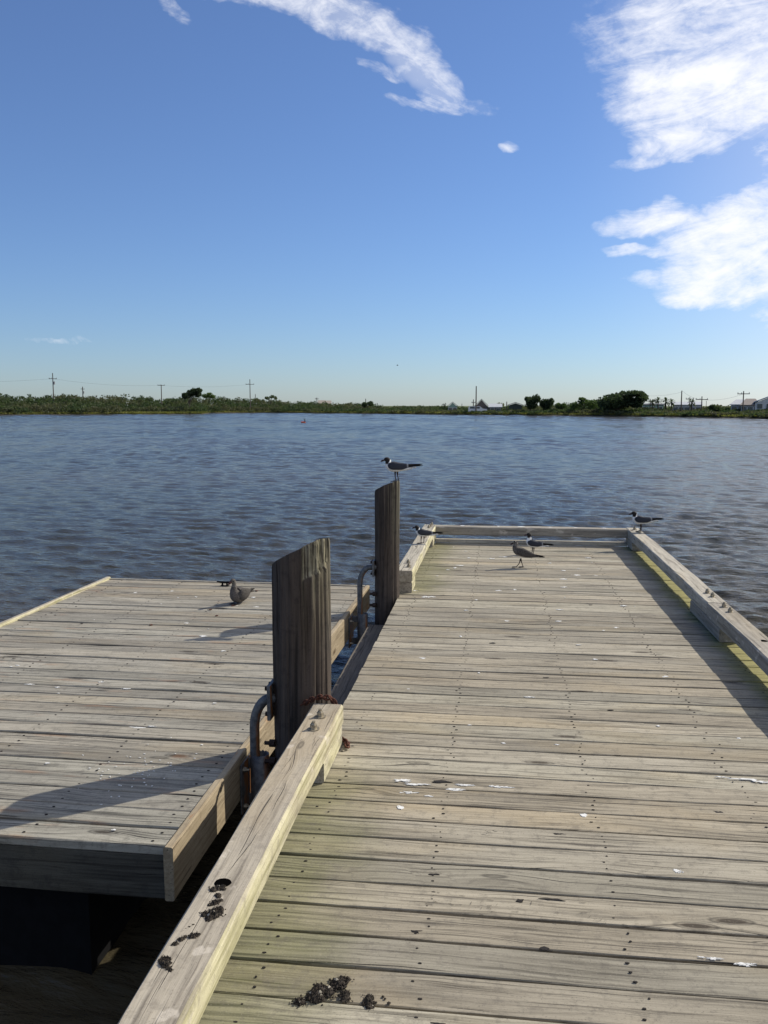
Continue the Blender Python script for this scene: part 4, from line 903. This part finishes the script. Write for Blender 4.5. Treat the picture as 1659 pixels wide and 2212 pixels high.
# ---- houses
def paint(n, c): return plain(n, c, .7, 0, .18, 3)
H_gr, H_br, H_tan, H_wh, H_blue, H_dk = paint('pale_green_wall', (.30, .42, .36)), paint('brown_wall', (.16, .13, .115)), paint('tan_roof', (.34, .30, .25)), paint('white_wall', (.6, .6, .58)), paint('light_blue_metal_roof', (.36, .46, .62)), paint('dark_green_shed', (.05, .065, .055))
R_gr, R_lt, R_bn, M_glass, M_trim = paint('grey_roof', (.20, .21, .22)), paint('light_metal_roof', (.50, .52, .54)), paint('brown_roof', (.27, .23, .20)), plain('window_glass', (.03, .04, .05), .1, spec=.8), paint('trim', (.55, .55, .53))
def house(px0, px1, dd, yap, yeave, label, wall, roof, ridge='side', stilts=False, depth=7, name='house', cat='house', wins=2, base=None, yaw=0):
    """px0..px1 width; yap ridge row, yeave eave row; ridge 'side' runs left-right, 'front' shows its gable, 'hip' four slopes"""
    pc = (px0 + px1) / 2; d = shore_d(pc) + dd; x, y = far(pc, d); b = bearing(pc); o = empty(name, (x, y, GZ), label, cat, rz=-math.atan2(*b) + yaw)
    W = (px1 - px0) / f_px * d; zr = top_z(yap, d) - GZ; ze = top_z(yeave, d) - GZ; zf = 2.2 if stilts else 0; D = depth; ov = .3; w2 = W / 2 - ov
    zf = min(zf, ze - 1.6) if stilts else 0
    m = MB(); box(m, (0, D / 2, (zf + ze) / 2), 2 * w2, D - .6, ze - zf - .01, 0, .01)
    if ridge == 'front': m.add([(-w2, .3, ze - .02), (w2, .3, ze - .02), (0, .3, zr - .12), (-w2, D - .3, ze - .02), (w2, D - .3, ze - .02), (0, D - .3, zr - .12)], [(0, 1, 2), (3, 5, 4), (0, 3, 4, 1), (0, 2, 5, 3), (1, 4, 5, 2)], 0)
    if ridge == 'side': m.add([(-w2, .3, ze - .02), (-w2, D - .3, ze - .02), (-w2, D / 2, zr - .1), (w2, .3, ze - .02), (w2, D - .3, ze - .02), (w2, D / 2, zr - .1)], [(0, 1, 2), (3, 5, 4), (0, 3, 4, 1), (0, 2, 5, 3), (1, 4, 5, 2)], 0)
    m.build('wall', wall, o, local=True)
    m = MB(); a = W / 2; th = .14
    if ridge == 'front': q = [((-a, 0), (-a, D), (0, D), (0, 0)), ((0, 0), (0, D), (a, D), (a, 0))]; zz = [(ze, ze, zr, zr), (zr, zr, ze, ze)]
    elif ridge == 'side': q = [((-a, 0), (a, 0), (a, D / 2), (-a, D / 2)), ((-a, D / 2), (a, D / 2), (a, D), (-a, D))]; zz = [(ze, ze, zr, zr), (zr, zr, ze, ze)]
    else:
        r = W * .22; q = [((-a, 0), (a, 0), (r, D / 2), (-r, D / 2)), ((a, 0), (a, D), (r, D / 2)), ((a, D), (-a, D), (-r, D / 2), (r, D / 2)), ((-a, D), (-a, 0), (-r, D / 2))]; zz = [(ze, ze, zr, zr), (ze, ze, zr), (ze, ze, zr, zr), (ze, ze, zr)]
    for pl, zs in zip(q, zz):
        n = len(pl); vs = [(p[0], p[1], z + th) for p, z in zip(pl, zs)] + [(p[0], p[1], z) for p, z in zip(pl, zs)]
        m.add(vs, [tuple(range(n)), tuple(reversed(range(n, 2 * n)))] + [(k, k + n, (k + 1) % n + n, (k + 1) % n) for k in range(n)], 0)
    m.build('roof', roof, o, local=True)
    for k in range(wins):
        wx = (k + .5) / wins * 2 * w2 - w2; wz = zf + (ze - zf) * .55; m = MB(); box(m, (wx, .27, wz), 1.1, .1, 1.1); wo = m.build('window', M_trim, o, local=True)
        m = MB(); box(m, (wx, .21, wz), .9, .04, .9); m.build('pane', M_glass, wo, local=True)
    if stilts:
        for sx in (-w2 + .2, -w2 * .33, w2 * .33, w2 - .2):
            for sy in (.5, D - .5): m = MB(); box(m, (sx, sy, zf / 2), .25, .25, zf); m.build('stilt', wall, o, local=True)
        m = MB(); box(m, (0, -.5, zf - .1), 2 * w2, 1.5, .15); m.build('porch', wall, o, local=True)
    return o
house(687, 703, 45, 865.5, 873.5, 'pale tan roof showing above the brush, left one of two', H_tan, H_tan, 'side', wins=1)
house(700, 716, 52, 866.0, 873, 'pale tan roof showing above the brush, right one of two', H_tan, H_tan, 'side', wins=1)
house(965.5, 990, 16, 869, 878.5, 'small pale green stilt house with grey gabled roof', H_gr, R_gr, 'front', True, 6)
house(1021, 1059, 18, 863, 881.5, 'brown house with steep grey gable behind the tall thick pole', H_br, R_gr, 'front', True, 8, wins=3)
house(1055, 1085, 17, 873, 880, 'low annex with light roof at the right of the brown gabled house', H_br, R_lt, 'side', False, 6, name='annex', cat='building')
house(1097, 1130, 14, 870, 875.5, 'low dark green shed behind the brush, left of the ragged trees', H_dk, R_gr, 'front', False, 8, name='shed', cat='shed', wins=0)
house(1366, 1434, 28, 872.6, 874.6, 'long low building with flat grey green roof under the palms', H_gr, R_gr, 'side', False, 6, name='long_building', cat='building', wins=4)
house(1454, 1514, 22, 869.5, 875.5, 'long white house with pale metal roof, palm in front', H_wh, R_lt, 'side', False, 7, wins=5)
house(1579, 1622, 22, 865, 875, 'light roofed hip house near the right edge, left of the brown roof', H_wh, R_lt, 'hip', True, 8, wins=3)
house(1601, 1641, 17, 863.5, 876, 'brown hip roofed house near the right edge, middle one of three', H_br, R_bn, 'hip', True, 8, wins=3)
house(1633, 1690, 20, 858.5, 870, 'house with light blue metal roof cut by the right edge of the photo', H_wh, H_blue, 'front', True, 9, wins=3)

def van():
    px = 1032; d = shore_d(px) + 5.5; x, y = far(px, d); o = empty('parked_van', (x, y, GZ + .05), 'white van parked at the shore in front of the brown gabled house', 'van', rz=-math.atan2(*bearing(px)))
    L, W, Ht = 4.6, 1.8, 1.7; prof = [(-L / 2, .35), (-L / 2, 1.25), (-L / 2 + .15, Ht), (.55, Ht), (1.25, 1.15), (L / 2 - .1, .98), (L / 2, .4)]
    m = MB(); n = len(prof); vs = [(a, -W / 2, b) for a, b in prof] + [(a, W / 2, b) for a, b in prof]
    m.add(vs, [tuple(range(n)), tuple(reversed(range(n, 2 * n)))] + [(k, k + n, (k + 1) % n + n, (k + 1) % n) for k in range(n)]); m.build('body', plain('white_paint', (.75, .76, .77), .3), o, local=True)
    for a, b in ((-1.9, -.7), (-.6, .5)): m = MB(); box(m, ((a + b) / 2, -W / 2 - .006, 1.35), b - a, .02, .42); m.build('window', M_glass, o, local=True)
    for wx in (-1.45, 1.45):
        for s in (-1, 1): m = MB(); tube(m, [(wx, s * W / 2 - s * .2, .33), (wx, s * W / 2 + s * .02, .33)], .33, 18, 0, False); m.build('wheel', M_billet, o, local=True)
van()

def buoy():
    x, y = far(655, 116.5); o = empty('marker_float', (x, y, WATER), 'small orange red float with a dark upright, alone on the open water', 'buoy')
    M_or = plain('orange_red_plastic', (.55, .09, .03), .5)
    m = MB(); tube(m, [(-.30, 0, .18), (-.24, 0, .1), (-.1, 0, .05), (.1, 0, .05), (.22, 0, .08), (.26, 0, .14)], [.05, .12, .16, .16, .13, .04], 12); m.build('float_body', M_or, o, local=True)
    m = MB(); tube(m, [(.2, 0, .12), (.21, 0, .35), (.17, 0, .50), (.09, 0, .53)], [.07, .05, .05, .025], 10); m.build('upright', M_billet, o, local=True)
buoy()
def flyer():
    x, y = far(858.5, 120); o = empty('flying_bird', (x, y, top_z(791, 120)), 'tiny distant bird flying above the middle of the shore', 'bird')
    m = MB(); tube(m, [(-.14, 0, 0), (-.07, 0, .0), (.06, 0, 0), (.13, 0, .01)], [.008, .035, .035, .01], 8); m.build('body', M_pole, o, local=True)
    for s in (-1, 1): m = MB(); m.add([(.04, 0, .02), (-.05, 0, .02), (-.04, s * .2, .10), (-.1, s * .36, .05), (.01, s * .2, .11)], [(0, 1, 2, 4), (4, 2, 3)]); m.build('wing', M_pole, o, local=True)
flyer()
